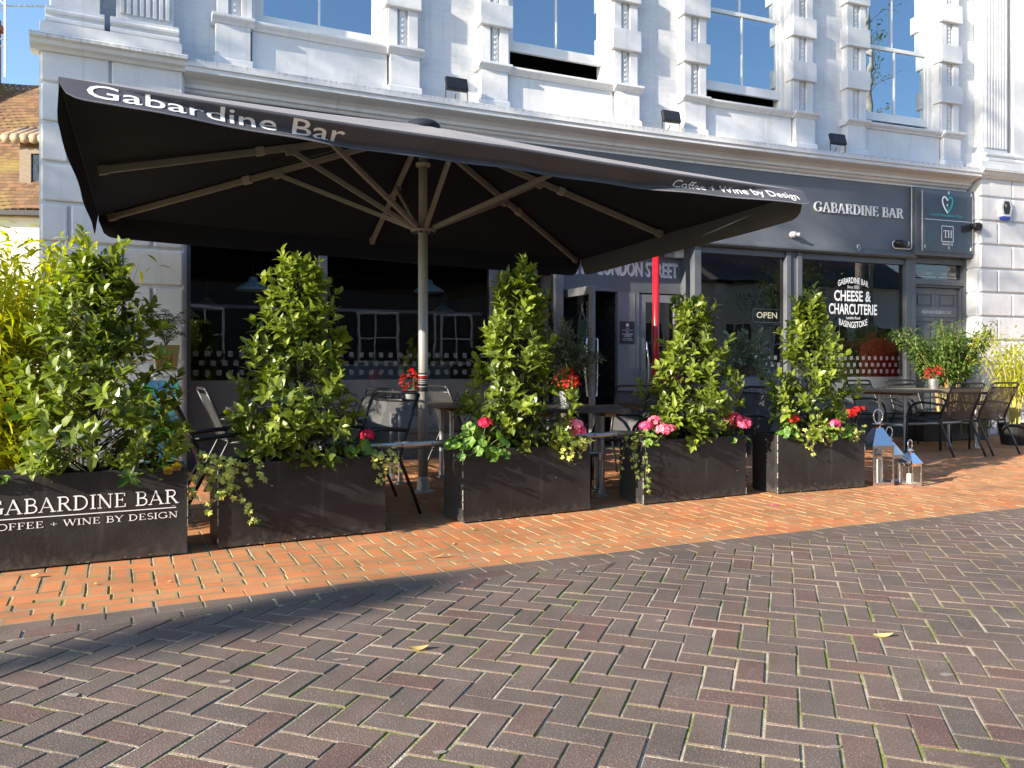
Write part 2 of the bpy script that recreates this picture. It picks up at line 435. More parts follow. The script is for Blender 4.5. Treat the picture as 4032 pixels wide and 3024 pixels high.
def weather_planter(m):
    nt = m.node_tree; N = nt.nodes; L = nt.links; B = N['Principled BSDF']; old = B.inputs['Base Color'].links[0].from_socket
    tc = N.new('ShaderNodeTexCoord'); sp = N.new('ShaderNodeSeparateXYZ'); L.new(tc.outputs['Object'], sp.inputs[0])
    n1 = N.new('ShaderNodeTexNoise'); n1.inputs['Scale'].default_value = 22; n1.inputs['Detail'].default_value = 8; L.new(tc.outputs['Object'], n1.inputs['Vector'])
    a = N.new('ShaderNodeMath'); a.operation = 'MULTIPLY_ADD'; a.inputs[1].default_value = 0.22; a.inputs[2].default_value = -0.045; L.new(n1.outputs['Fac'], a.inputs[0])
    b = N.new('ShaderNodeMath'); b.operation = 'SUBTRACT'; L.new(a.outputs[0], b.inputs[0]); L.new(sp.outputs[2], b.inputs[1])
    mr = N.new('ShaderNodeMapRange'); mr.inputs[1].default_value = 0.0; mr.inputs[2].default_value = 0.06; mr.inputs[4].default_value = 0.55; L.new(b.outputs[0], mr.inputs[0])
    mp = N.new('ShaderNodeMapping'); mp.inputs['Scale'].default_value = (16, 3, 1.1); L.new(tc.outputs['Object'], mp.inputs['Vector'])
    n2 = N.new('ShaderNodeTexNoise'); n2.inputs['Scale'].default_value = 1.0; n2.inputs['Detail'].default_value = 6; L.new(mp.outputs[0], n2.inputs['Vector'])
    m2 = N.new('ShaderNodeMapRange'); m2.inputs[1].default_value = 0.60; m2.inputs[2].default_value = 0.78; m2.inputs[4].default_value = 0.35; L.new(n2.outputs['Fac'], m2.inputs[0])
    mx = N.new('ShaderNodeMath'); mx.operation = 'MAXIMUM'; L.new(mr.outputs[0], mx.inputs[0]); L.new(m2.outputs[0], mx.inputs[1])
    c = N.new('ShaderNodeMix'); c.data_type = 'RGBA'; c.inputs[7].default_value = (0.085, 0.072, 0.058, 1); L.new(mx.outputs[0], c.inputs[0]); L.new(old, c.inputs[6]); L.new(c.outputs[2], B.inputs['Base Color'])
weather_planter(M['planter'])
M['edge_wear'] = pmat('worn_edge', (0.30, 0.29, 0.27), 0.7, var=0.4, scale=40)
M['soil'] = pmat('potting_soil', (0.035, 0.025, 0.018), 0.95, var=0.4, scale=40, bump=0.8)
M['canopy'] = pmat('charcoal_canvas', (0.25, 0.243, 0.255), 0.75, var=0.10, scale=2.0, bump=0.25, bscale=6)  # top of the canvas: sunlight and dust put into a paler colour
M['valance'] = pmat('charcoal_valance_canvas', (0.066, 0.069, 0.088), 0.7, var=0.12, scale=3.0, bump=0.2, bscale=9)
M['dark_canvas'] = pmat('shaded_navy_canvas', (0.002, 0.0062, 0.020), 0.85, var=0.15, scale=2.0, bump=0.15, bscale=7)  # same canvas in shade, the shade put into a near black colour
M['wood'] = pmat('weathered_plank', (0.20, 0.155, 0.11), 0.7, var=0.3, scale=5, stretch=(1, 14, 14), bump=0.2)
M['dark_wood'] = pmat('dark_stained_plank', (0.05, 0.046, 0.044), 0.45, var=0.3, scale=5, stretch=(1, 14, 14), bump=0.15)
M['wood_edge'] = pmat('orange_plank_batten', (0.24, 0.12, 0.05), 0.7, var=0.2)
M['candle'] = pmat('candle_wax', (0.82, 0.78, 0.68), 0.5, var=0.03)
M['lampshade'] = pmat('blue_grey_enamel', (0.42, 0.66, 0.76), 0.3, var=0.08)
M['bark'] = pmat('bark', (0.12, 0.10, 0.08), 0.9, var=0.35, scale=25, bump=0.6, bscale=50)
M['cane'] = pmat('bamboo_cane', (0.40, 0.36, 0.09), 0.5, var=0.25, scale=10)
M['twig'] = pmat('tan_stem', (0.38, 0.27, 0.12), 0.7, var=0.25, scale=10)
M['green_stem'] = pmat('green_stem', (0.10, 0.13, 0.04), 0.7, var=0.2)
M['laurel_stem'] = pmat('laurel_stem', (0.022, 0.028, 0.010), 0.8)
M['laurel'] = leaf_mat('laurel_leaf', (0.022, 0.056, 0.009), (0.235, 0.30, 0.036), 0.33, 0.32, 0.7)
M['olive'] = leaf_mat('olive_leaf', (0.07, 0.11, 0.06), (0.20, 0.25, 0.16), 0.5, 0.15)
M['bamboo_leaf'] = leaf_mat('bamboo_leaf', (0.22, 0.29, 0.012), (0.55, 0.52, 0.03), 0.5, 0.5)
M['bush_leaf'] = leaf_mat('bush_leaf', (0.045, 0.10, 0.015), (0.13, 0.20, 0.035), 0.45, 0.32)
M['geranium_leaf'] = leaf_mat('geranium_leaf', (0.075, 0.19, 0.02), (0.20, 0.34, 0.045), 0.5, 0.32)
M['ivy'] = leaf_mat('variegated_ivy_leaf', (0.15, 0.25, 0.035), (0.60, 0.62, 0.16), 0.5, 0.32)
M['fern'] = leaf_mat('fern_leaf', (0.018, 0.05, 0.018), (0.05, 0.09, 0.03), 0.5, 0.2)
M['petal_crimson'] = leaf_mat('crimson_petal', (0.45, 0.005, 0.045), (0.75, 0.015, 0.10), 0.6, 0.3)
M['petal_pink'] = leaf_mat('pink_petal', (0.70, 0.10, 0.20), (0.85, 0.38, 0.45), 0.6, 0.3)
M['petal_magenta'] = leaf_mat('magenta_petal', (0.62, 0.04, 0.16), (0.82, 0.18, 0.32), 0.6, 0.3)
M['petal_red'] = leaf_mat('scarlet_petal', (0.55, 0.01, 0.01), (0.80, 0.03, 0.02), 0.6, 0.3)
M['begonia'] = leaf_mat('begonia_leaf', (0.22, 0.03, 0.02), (0.50, 0.06, 0.04), 0.4, 0.3)
M['pansy'] = leaf_mat('pansy_petal', (0.10, 0.02, 0.01), (0.75, 0.55, 0.02), 0.6, 0.3)
M['dry_leaf'] = leaf_mat('dry_leaf', (0.35, 0.22, 0.05), (0.75, 0.62, 0.25), 0.7, 0.3)
M['road'] = paver_mat('dark_concrete_paver', [(0, (0.132, 0.108, 0.094)), (0.55, (0.150, 0.119, 0.101)), (0.82, (0.158, 0.117, 0.098)), (0.94, (0.152, 0.102, 0.086)), (1, (0.140, 0.088, 0.077))], 0.5, 0.8)
M['pavement'] = paver_mat('orange_clay_paver', [(0, (0.46, 0.20, 0.095)), (0.35, (0.56, 0.21, 0.085)), (0.7, (0.52, 0.24, 0.11)), (0.88, (0.58, 0.20, 0.08)), (0.93, (0.40, 0.26, 0.14)), (1, (0.30, 0.21, 0.12))], 0.08, 0.8)
M['bed'] = bed_mat('sand_and_moss_bed')
M['gum'] = pmat('flattened_gum', (0.25, 0.215, 0.185), 0.8, var=0.2, scale=30)
M['tiles'] = pmat('clay_roof_tile', (0.23, 0.115, 0.055), 0.85, c2=(0.30, 0.19, 0.08), var=0.35, scale=2.5, bump=0.4, attr=False)
M['pale_tile'] = pmat('pale_clay_tile', (0.38, 0.27, 0.18), 0.85, var=0.35, scale=8)
M['red_brick'] = pmat('red_brick', (0.30, 0.10, 0.06), 0.85, var=0.3, scale=6, bump=0.4)
M['render'] = pmat('cream_render', (0.72, 0.70, 0.65), 0.8, var=0.06, scale=1.5, bump=0.2)
M['opp_white'] = pmat('white_render', (0.66, 0.68, 0.70), 0.7, var=0.06, scale=1.0)
M['slate'] = pmat('grey_slate', (0.07, 0.075, 0.085), 0.7, var=0.25)
M['lead'] = pmat('grey_lead', (0.20, 0.21, 0.22), 0.6, 0.2, var=0.2)

# ------------------------------------------------------------------ lettering
def text_flat(t, bold=0.0, res=3):
    cu = bpy.data.curves.new('lettering', 'FONT'); cu.body = t; cu.size = 1; cu.offset = bold; cu.resolution_u = res
    ob = bpy.data.objects.new('lettering', cu); COL.objects.link(ob)
    dg = bpy.context.evaluated_depsgraph_get()
    me = bpy.data.meshes.new_from_object(ob.evaluated_get(dg))
    V = [(v.co.x, v.co.y) for v in me.vertices]; F = [tuple(p.vertices) for p in me.polygons]
    bpy.data.objects.remove(ob); bpy.data.curves.remove(cu); bpy.data.meshes.remove(me)
    return V, F
CAP_H = None
def cap_height():
    global CAP_H
    if CAP_H is None:
        V, F = text_flat('H'); CAP_H = max(v[1] for v in V)
    return CAP_H
def put_text(mb, t, x0, x1, z0, capz, fn, bold=0.0, warp=None, a=0.5):
    """write t from x0 to x1 with its baseline at z0 and capitals capz high; fn(x, z) gives the 3D point"""
    V, F = text_flat(t, bold)
    lo = min(v[0] for v in V); hi = max(v[0] for v in V); ch = cap_height()
    P = []
    for x, y in V:
        u = (x - lo) / (hi - lo); X = x0 + (x1 - x0) * u; Z = z0 + y / ch * capz
        if warp: Z += warp(2 * u - 1)
        P.append(fn(X, Z))
    mb.add(P, F, a)

def arc(cx, cy, rx, ry, a0, a1, n=12):
    return [(cx + rx * math.cos(R(a0 + (a1 - a0) * i / n)), cy + ry * math.sin(R(a0 + (a1 - a0) * i / n))) for i in range(n + 1)]
T_, t_ = 0.115, 0.052
def serif_glyph(c):                                              # strokes (points, width) of a roman capital, 1 high; returns strokes, advance
    H = T_ / 2
    sf = lambda x, y, w=0.17: ([(x - w, y), (x + w, y)], t_)
    b, tp = t_ / 2, 1 - t_ / 2
    if c == 'A': return [([(0.10, 0), (0.43, 1)], t_), ([(0.41, 1), (0.78, 0)], T_), ([(0.2, 0.33), (0.68, 0.33)], t_), sf(0.10, b, 0.12), sf(0.77, b, 0.15)], 0.93
    if c == 'B': return [([(0.2, 0), (0.2, 1)], T_), ([(0.06, tp), (0.4, tp)] + arc(0.42, 0.76, 0.2, 0.213, 90, -90) + [(0.2, 0.545)], 0.075), ([(0.2, 0.53), (0.42, 0.53)] + arc(0.45, 0.278, 0.245, 0.252, 90, -90) + [(0.06, b)], 0.085)], 0.8
    if c == 'D': return [([(0.2, 0), (0.2, 1)], T_), ([(0.06, tp), (0.36, tp)] + arc(0.38, 0.5, 0.42, 0.473, 90, -90, 18) + [(0.06, b)], 0.09)], 0.93
    if c == 'E': return [([(0.2, 0), (0.2, 1)], T_), ([(0.06, tp), (0.62, tp)], t_), ([(0.06, b), (0.66, b)], t_), ([(0.2, 0.52), (0.5, 0.52)], t_), ([(0.62, 0.99), (0.62, 0.78)], t_), ([(0.66, 0.01), (0.66, 0.24)], t_), ([(0.5, 0.62), (0.5, 0.42)], t_)], 0.78
    if c == 'F': return [([(0.2, 0), (0.2, 1)], T_), ([(0.06, tp), (0.62, tp)], t_), sf(0.2, b), ([(0.2, 0.5), (0.5, 0.5)], t_), ([(0.62, 0.99), (0.62, 0.78)], t_), ([(0.5, 0.6), (0.5, 0.4)], t_)], 0.72
    if c == 'G': return [(arc(0.48, 0.5, 0.40, 0.475, 42, 335, 24), 0.09), ([(0.80, 0.08), (0.80, 0.43)], T_), ([(0.62, 0.43), (0.92, 0.43)], t_), ([(0.76, 0.98), (0.78, 0.72)], t_)], 0.98
    if c == 'C': return [(arc(0.48, 0.5, 0.40, 0.475, 44, 318, 24), 0.09), ([(0.76, 0.98), (0.78, 0.72)], t_)], 0.86
    if c == 'O': return [(arc(0.47, 0.5, 0.39, 0.465, 0, 360, 28), 0.095)], 0.95
    if c == 'I': return [([(0.2, 0), (0.2, 1)], T_), sf(0.2, b, 0.16), sf(0.2, tp, 0.16)], 0.42
    if c == 'N': return [([(0.17, 0), (0.17, 1)], t_), ([(0.14, 1), (0.73, 0)], T_), ([(0.75, 0), (0.75, 1)], t_), sf(0.16, b, 0.13), sf(0.12, tp, 0.1), sf(0.75, tp, 0.13)], 0.93
    if c == 'R': return [([(0.2, 0), (0.2, 1)], T_), ([(0.06, tp), (0.4, tp)] + arc(0.42, 0.745, 0.215, 0.228, 90, -90) + [(0.2, 0.517)], 0.08), ([(0.42, 0.52), (0.74, 0.02)], T_), sf(0.2, b, 0.16), sf(0.76, b, 0.1)], 0.86
    if c == 'T': return [([(0.4, 0), (0.4, 1)], T_), ([(0.05, tp), (0.75, tp)], t_), sf(0.4, b), ([(0.06, 0.99), (0.06, 0.76)], t_), ([(0.74, 0.99), (0.74, 0.76)], t_)], 0.8
    if c == 'H': return [([(0.2, 0), (0.2, 1)], T_), ([(0.72, 0), (0.72, 1)], T_), ([(0.2, 0.52), (0.72, 0.52)], t_), sf(0.2, b, 0.15), sf(0.2, tp, 0.15), sf(0.72, b, 0.15), sf(0.72, tp, 0.15)], 0.95
    if c == 'W': return [([(0.08, 1), (0.33, 0)], T_), ([(0.33, 0), (0.58, 1)], t_), ([(0.56, 1), (0.82, 0)], T_), ([(0.82, 0), (1.06, 1)], t_), sf(0.1, tp, 0.12), sf(0.56, tp, 0.12), sf(1.06, tp, 0.1)], 1.16
    if c == 'Y': return [([(0.08, 1), (0.4, 0.45)], T_), ([(0.72, 1), (0.4, 0.45)], t_), ([(0.4, 0.48), (0.4, 0)], T_), sf(0.4, b), sf(0.1, tp, 0.12), sf(0.72, tp, 0.1)], 0.8
    if c == 'S': return [(arc(0.33, 0.74, 0.21, 0.235, 30, 250, 12) + arc(0.33, 0.265, 0.24, 0.24, 75, -150, 12), 0.09)], 0.64
    if c == '+': return [([(0.1, 0.42), (0.66, 0.42)], t_), ([(0.38, 0.14), (0.38, 0.7)], t_)], 0.76
    return [], 0.42
def put_serif(mb, t, x0, x1, z0, cap, fn, depth=0.0, colour=None):
    """roman capitals from x0 to x1; fn(x, z, k) gives the point, k = height off the surface"""
    adv = []; w = 0
    for c in t:
        st, ad = serif_glyph(c); adv.append((w, st)); w += ad
    sx = (x1 - x0) / (w - 0.1); q = 0
    for off, st in adv:
        for pts, wd in st:
            q += 1; k0 = 0.00012 * (q % 7)
            n = len(pts); L = []
            for i in range(n):
                tx = pts[min(i + 1, n - 1)][0] - pts[max(i - 1, 0)][0]; tz = pts[min(i + 1, n - 1)][1] - pts[max(i - 1, 0)][1]
                l = math.hypot(tx, tz) or 1
                L.append((pts[i][0] - tz / l * wd / 2, pts[i][1] + tx / l * wd / 2, pts[i][0] + tz / l * wd / 2, pts[i][1] - tx / l * wd / 2))
            vs = []; fs = []
            f2 = lambda x, z, k: fn(x0 + (off + x) * sx, z0 + z * cap, k)
            for a_, b_, c_, d_ in L:
                vs += [f2(a_, b_, depth + k0), f2(c_, d_, depth + k0)]
                if depth: vs += [f2(c_, d_, 0), f2(a_, b_, 0)]
            m = 4 if depth else 2
            for i in range(n - 1):
                p = i * m
                fs.append((p, p + 1, p + m + 1, p + m))
                if depth:
                    fs += [(p + 1, p + 2, p + m + 2, p + m + 1), (p + 3, p, p + m, p + m + 3)]
            if depth:
                fs += [(0, 1, 2, 3), ((n - 1) * m, (n - 1) * m + 3, (n - 1) * m + 2, (n - 1) * m + 1)]
            mb.add(vs, fs)

# ------------------------------------------------------------------ ground, pavement, road
def unbend(X, Y):
    cx = OFFX + math.cos(TH0) / KAP; cy = OFFY - math.sin(TH0) / KAP
    dx, dy = X - cx, Y - cy
    return (math.atan2(dy, -dx) - TH0) / KAP, 1 / KAP - math.hypot(dx, dy)
def clip_poly(P, f):                                            # keep the side where f >= 0 (f linear along an edge)
    out = []
    for i in range(len(P)):
        a, b = P[i], P[(i + 1) % len(P)]; fa, fb = f(a), f(b)
        if fa >= 0: out.append(a)
        if (fa >= 0) != (fb >= 0):
            t = fa / (fa - fb); out.append((a[0] + (b[0] - a[0]) * t, a[1] + (b[1] - a[1]) * t))
    return out
def poly_area(P): return 0.5 * sum(P[i][0] * P[(i + 1) % len(P)][1] - P[(i + 1) % len(P)][0] * P[i][1] for i in range(len(P)))
def inset(P, d):
    n = len(P); L = []
    for i in range(n):
        a, b = P[i], P[(i + 1) % n]; dx, dy = b[0] - a[0], b[1] - a[1]; l = math.hypot(dx, dy)
        if l < 1e-6: return None
        L.append((a[0] - dy / l * d, a[1] + dx / l * d, dx / l, dy / l))
    out = []
    for i in range(n):
        p, q = L[i - 1], L[i]; den = p[2] * q[3] - p[3] * q[2]
        if abs(den) < 1e-5: out.append((q[0], q[1])); continue
        t = ((q[0] - p[0]) * q[3] - (q[1] - p[1]) * q[2]) / den
        out.append((p[0] + p[2] * t, p[1] + p[3] * t))
    return out
rng = random.Random(3)
def brick(mb, P, joint, dirt=False):
    chamfer = rng.uniform(.0012, .0034)
    if poly_area(P) < 0: P = P[::-1]
    Q = []
    for p in P:
        if not Q or math.hypot(p[0] - Q[-1][0], p[1] - Q[-1][1]) > 0.004: Q.append(p)
    if len(Q) > 2 and math.hypot(Q[0][0] - Q[-1][0], Q[0][1] - Q[-1][1]) < 0.004: Q.pop()
    if len(Q) < 3 or poly_area(Q) < 0.0012: return
    A = inset(Q, joint * (0.5 + rng.uniform(-.22, .22)))
    if not A or poly_area(A) < 0.0006: return
    A = [(p[0] + rng.uniform(-.0012, .0012), p[1] + rng.uniform(-.0012, .0012)) for p in A]
    Bp = inset(A, chamfer)
    if not Bp or poly_area(Bp) < 0.0004: return
    z = rng.uniform(-0.0016, 0.0012); tx, ty = rng.uniform(-.010, .010), rng.uniform(-.010, .010)
    cx = sum(p[0] for p in A) / len(A); cy = sum(p[1] for p in A) / len(A); n = len(A)
    zz = lambda p: z + (p[0] - cx) * tx + (p[1] - cy) * ty
    vs = [(p[0], p[1], -0.012) for p in A] + [(p[0], p[1], zz(p) - chamfer * .8) for p in A] + [(p[0], p[1], zz(p)) for p in Bp]
    fs = []; tone = rng.random() * (.88 if dirt else 1)
    C = inset(Bp, rng.uniform(.006, .016)) if dirt and rng.random() < .8 else None
    if C and poly_area(C) < .002: C = None
    for k in range(n):
        q = (k + 1) % n
        fs += [(k, q, n + q, n + k), (n + k, n + q, 2 * n + q, 2 * n + k)]
    if C:
        vs += [(p[0], p[1], zz(p)) for p in C]
        mb.add(vs, fs + [(2 * n + k, 2 * n + (k + 1) % n, 3 * n + (k + 1) % n, 3 * n + k) for k in range(n)], rng.uniform(.94, 1.0))
        mb.F.append(tuple(len(mb.V) - n + k for k in range(n))); mb.A.append(tone)
    else:
        mb.add(vs, fs + [tuple(range(2 * n, 3 * n))], tone)
gm = MB()
gm.add([(-160, -120, -0.0045), (160, -120, -0.0045), (160, 200, -0.0045), (-160, 200, -0.0045)], [(0, 1, 2, 3)])
tag(gm.build('ground', M['bed'], recalc=False), kind='structure')

W = 0.1035
rot = -0.3310; cr_, sr_ = math.cos(rot), math.sin(rot)
road = MB()
for m_ in range(-75, 75):
    for n_ in range(-150, 150):
        for k in (0, 1):
            bx, by = n_ + 2 * m_, n_ - 2 * m_
            r = [(bx, by), (bx + 2, by), (bx + 2, by + 1), (bx, by + 1)] if k == 0 else [(bx, by + 1), (bx + 1, by + 1), (bx + 1, by + 3), (bx, by + 3)]
            c0 = r[0]
            X = W * (cr_ * c0[0] - sr_ * c0[1]) + 0.9885; Y = W * (sr_ * c0[0] + cr_ * c0[1]) + 3.0400
            if not (-7.5 < X < 13 and -1.2 < Y < 12): continue
            s_, nn = unbend(X, Y)
            if nn < 4.9 or nn > 11.5: continue
            P = [(W * (cr_ * x - sr_ * y) + 0.9885, W * (sr_ * x + cr_ * y) + 3.0400) for x, y in r]
            if nn < 5.6: P = clip_poly(P, lambda p: unbend(p[0], p[1])[1] - 5.21)
            if len(P) > 2: brick(road, P, 0.0092)
def rows(mb, n0, n1, k, s0, s1, joint, bl=0.2075, dirt=False):
    for r in range(k):
        a = n0 + (n1 - n0) * r / k; b = n0 + (n1 - n0) * (r + 1) / k
        s = s0 + (0.5 * bl if r % 2 else 0) + rng.uniform(-.02, .02)
        while s < s1:
            e = s + bl
            brick(mb, [tuple(bend(s, a)[:2]), tuple(bend(e, a)[:2]), tuple(bend(e, b)[:2]), tuple(bend(s, b)[:2])], joint, dirt)
            s = e
rows(road, 5.0, 5.21, 2, -5, 22, 0.009)
tag(road.build('road', M['road']), kind='structure')

pave = MB()
rows(pave, 4.69, 5.0, 3, -5, 22, 0.009, dirt=True)
W2 = 0.1065
for m_ in range(-90, 90):
    for n_ in range(-190, 260):
        for k in (0, 1):
            bx, by = n_ + 2 * m_, n_ - 2 * m_
            if not (-3.2 < bx * W2 < 21 and -0.5 < by * W2 + 0.05 < 4.8): continue
            r = [(bx, by), (bx + 2, by), (bx + 2, by + 1), (bx, by + 1)] if k == 0 else [(bx, by + 1), (bx + 1, by + 1), (bx + 1, by + 3), (bx, by + 3)]
            P = [(x * W2, y * W2 + 0.05) for x, y in r]
            P = clip_poly(P, lambda p: 4.69 - p[1])
            P = clip_poly(P, lambda p: p[1] - 0.004) if len(P) > 2 and P[0][0] > -1.3 else P
            if len(P) > 2: brick(pave, [tuple(bend(*p)[:2]) for p in P], 0.009, True)
tag(pave.build('pavement', M['pavement']), kind='structure')
gum = MB()
for X, Y, a, b in ((-0.97, 2.66, .035, .02), (-0.02, 2.90, .030, .022), (-0.62, 2.86, .045, .02), (-1.42, 2.55, .03, .02), (0.62, 3.30, .035, .022), (-0.2, 2.17, .03, .02), (1.5, 2.72, .04, .022), (2.4, 2.9, .03, .02), (0.35, 4.1, .035, .025), (1.25, 4.0, .03, .02), (-1.0, 3.05, .02, .02), (2.9, 4.0, .03, .02), (0.9, 2.2, .03, .018)):
    a *= .62; b *= .62
    pts = [(X + a * (1 + .2 * math.sin(3 * t + X)) * math.cos(t), Y + b * (1 + .25 * math.sin(2 * t + Y * 9)) * math.sin(t), 0.0024) for t in [2 * math.pi * k / 14 for k in range(14)]]
    gum.add(pts, [tuple(range(14))])
tag(gum.build('chewing_gum_marks', M['gum'], recalc=False), kind='structure')

# ------------------------------------------------------------------ the white building with the bar
B0 = bend(0, 0, 0)
bar = thing('white_building', 'white painted Victorian building with slate grey shopfront behind the parasol', 'building', B0)
def part(mb, name, mat, parent=None, **k): return mb.build(name, mat, parent or bar, bent=B0, **k)
WC = [1.42, 4.42, 7.35, 10.18]; WO = 0.72; WZ0, WZ1 = 4.75, 7.5
mb = MB(); e = [-1.2] + [x for c in WC for x in (c - WO, c + WO)] + [14.2]
for i in range(0, len(e), 2): mb.box(e[i], e[i + 1], -0.3, 0, 4.1, 9.2, 0.5)
for c in WC:
    mb.box(c - WO, c + WO, -0.3, 0, 4.1, WZ0 - 0.03, 0.5); mb.box(c - WO, c + WO, -0.3, 0, WZ1, 9.2, 0.5)
part(mb, 'upper_wall', M['wall'])
mb = MB(); mb.box(0.0, 11.45, -0.3, -0.02, 2.80, 4.1, 0.5); mb.box(-1.2, -1.0, -8, -0.3, 0, 9.2); mb.box(14.0, 14.2, -8, -0.3, 0, 9.2); mb.box(-1.0, 14.0, -8, -7.8, 0, 9.2, 1.0)
mb.box(-1.0, 14.0, -7.8, -0.3, 9.0, 9.2, 1.0)
part(mb, 'rear_wall', M['stucco'])
# interior of the ground floor and of the rooms above
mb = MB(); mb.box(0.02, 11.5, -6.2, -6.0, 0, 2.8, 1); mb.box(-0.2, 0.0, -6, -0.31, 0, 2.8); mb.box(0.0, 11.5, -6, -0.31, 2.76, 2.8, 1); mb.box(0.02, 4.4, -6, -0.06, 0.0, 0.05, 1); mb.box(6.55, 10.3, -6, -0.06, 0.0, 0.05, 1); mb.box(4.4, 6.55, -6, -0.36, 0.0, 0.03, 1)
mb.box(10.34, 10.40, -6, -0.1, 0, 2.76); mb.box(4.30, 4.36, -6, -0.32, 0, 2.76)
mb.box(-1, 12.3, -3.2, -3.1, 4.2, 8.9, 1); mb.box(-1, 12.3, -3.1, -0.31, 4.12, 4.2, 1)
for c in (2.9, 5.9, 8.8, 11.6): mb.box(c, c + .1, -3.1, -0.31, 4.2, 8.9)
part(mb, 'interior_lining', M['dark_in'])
mb = MB(); mb.box(6.6, 10.3, -2.6, -0.10, 2.745, 2.758, 0.6)
part(mb, 'red_ceiling', M['red_soffit'])
mb = MB(); mb.box(0.1, 4.2, -2.2, -2.12, 1.86, 1.90, .5); mb.box(1.3, 4.0, -3.6, -3.0, 0.06, 1.12, .5)
part(mb, 'bar_counter', M['trim_blue'])
# rusticated piers
def rusticated(name, s0, s1, splits, ztop, side):
    mb = MB(); mb.box(s0, s1, -0.3, 0.220, 0, ztop, 0.4)
    part(mb, name, M['stucco'])
    mb = MB(); z1 = 3.762; k = 0
    while z1 > 0.1:
        z0 = max(0.0, z1 - 0.377)
        c = [s0 + 0.004] + splits[k % 2] + [s1 - 0.004]
        for a_, b_ in zip(c, c[1:]):
            mb.box(a_ + 0.015, b_ - 0.015, 0.20, 0.256, z0 + 0.017, z1 - 0.017, 0.5)
        if side:
            mb.box(s0 - 0.022, s0 + 0.02, -0.05, 0.215, z0 + 0.014, z1 - 0.014)
        z1 -= 0.377; k += 1
    c = [s0 + 0.004] + splits[0] + [s1 - 0.004]
    for a_, b_ in zip(c, c[1:]): mb.box(a_ + 0.012, b_ - 0.012, 0.20, 0.252, 3.776, ztop - 0.004, 0.5)
    part(mb, 'quoin_block', M['stucco'], bevel=0.014)
rusticated('pier', -1.27, 0.0, [[-0.67], [-1.02, -0.30]], 4.06, False)
rusticated('pier', 11.56, 14.0, [[12.24, 12.9], [11.93, 12.55, 13.3]], 4.06, True)
# cornice and its returns over the piers
mb = MB(); mb.prism_x([(-0.01, 4.20), (0.30, 4.175), (0.35, 4.165), (0.355, 4.155), (0.355, 4.095), (0.335, 4.088), (0.335, 4.045), (0.315, 4.035), (0.30, 4.03), (0.20, 4.008), (0.15, 3.975), (0.145, 3.94), (0.115, 3.93), (0.10, 3.905), (0.06, 3.885), (0.06, 3.86), (-0.01, 3.86)], 0.0, 11.50, 0.3)
part(mb, 'cornice', M['cornice'])
for s0, s1 in ((-1.34, 0.02), (11.48, 14.0)):
    mb = MB(); mb.prism_x([(0.1, 4.20), (0.36, 4.19), (0.40, 4.165), (0.40, 4.135), (0.36, 4.12), (0.345, 4.085), (0.30, 4.07), (0.28, 4.045), (0.10, 4.045)], s0, s1, 0.3)
    part(mb, 'cornice', M['cornice'])
# giant pilasters above the piers
for s0, s1, f0, f1, pl in ((-1.24, -0.06, -0.62, -0.10, (-1.18, -0.76)), (11.50, 12.62, 11.72, 12.24, (12.34, 12.60))):
    mb = MB()
    mb.prism_x([(0, 4.20), (0.335, 4.20), (0.335, 4.30), (0, 4.30)], s0 - 0.02, s1 + 0.03, 0.4)
    for a_, b_ in ((f0 - 0.05, f1 + 0.05), (pl[0] - .04, pl[1] + .04)):
        mb.prism_x([(0, 4.302), (0.27, 4.302), (0.30, 4.325), (0.30, 4.355), (0.27, 4.375), (0.245, 4.385), (0.245, 4.405), (0.27, 4.415), (0.275, 4.44), (0.25, 4.46), (0.22, 4.47), (0.22, 4.50), (0, 4.50)], a_, b_, 0.4)
    part(mb, 'pilaster_base', M['cornice'], bevel=0.004)
    mb = MB(); mb.box(f0, f1, 0, 0.165, 4.502, 9.0, 0.5)
    w = (f1 - f0 - 0.05) / 8
    for k in range(8):
        a_ = f0 + 0.025 + k * w
        mb.box(a_ + 0.010, a_ + w - 0.010, 0.163, 0.190, 4.56, 9.0)
    part(mb, 'fluted_pilaster', M['stucco'], bevel=0.006)
    mb = MB(); mb.box(pl[0], pl[1], 0, 0.19, 4.502, 9.0, 0.5)
    part(mb, 'plain_pilaster', M['stucco'], bevel=0.006)
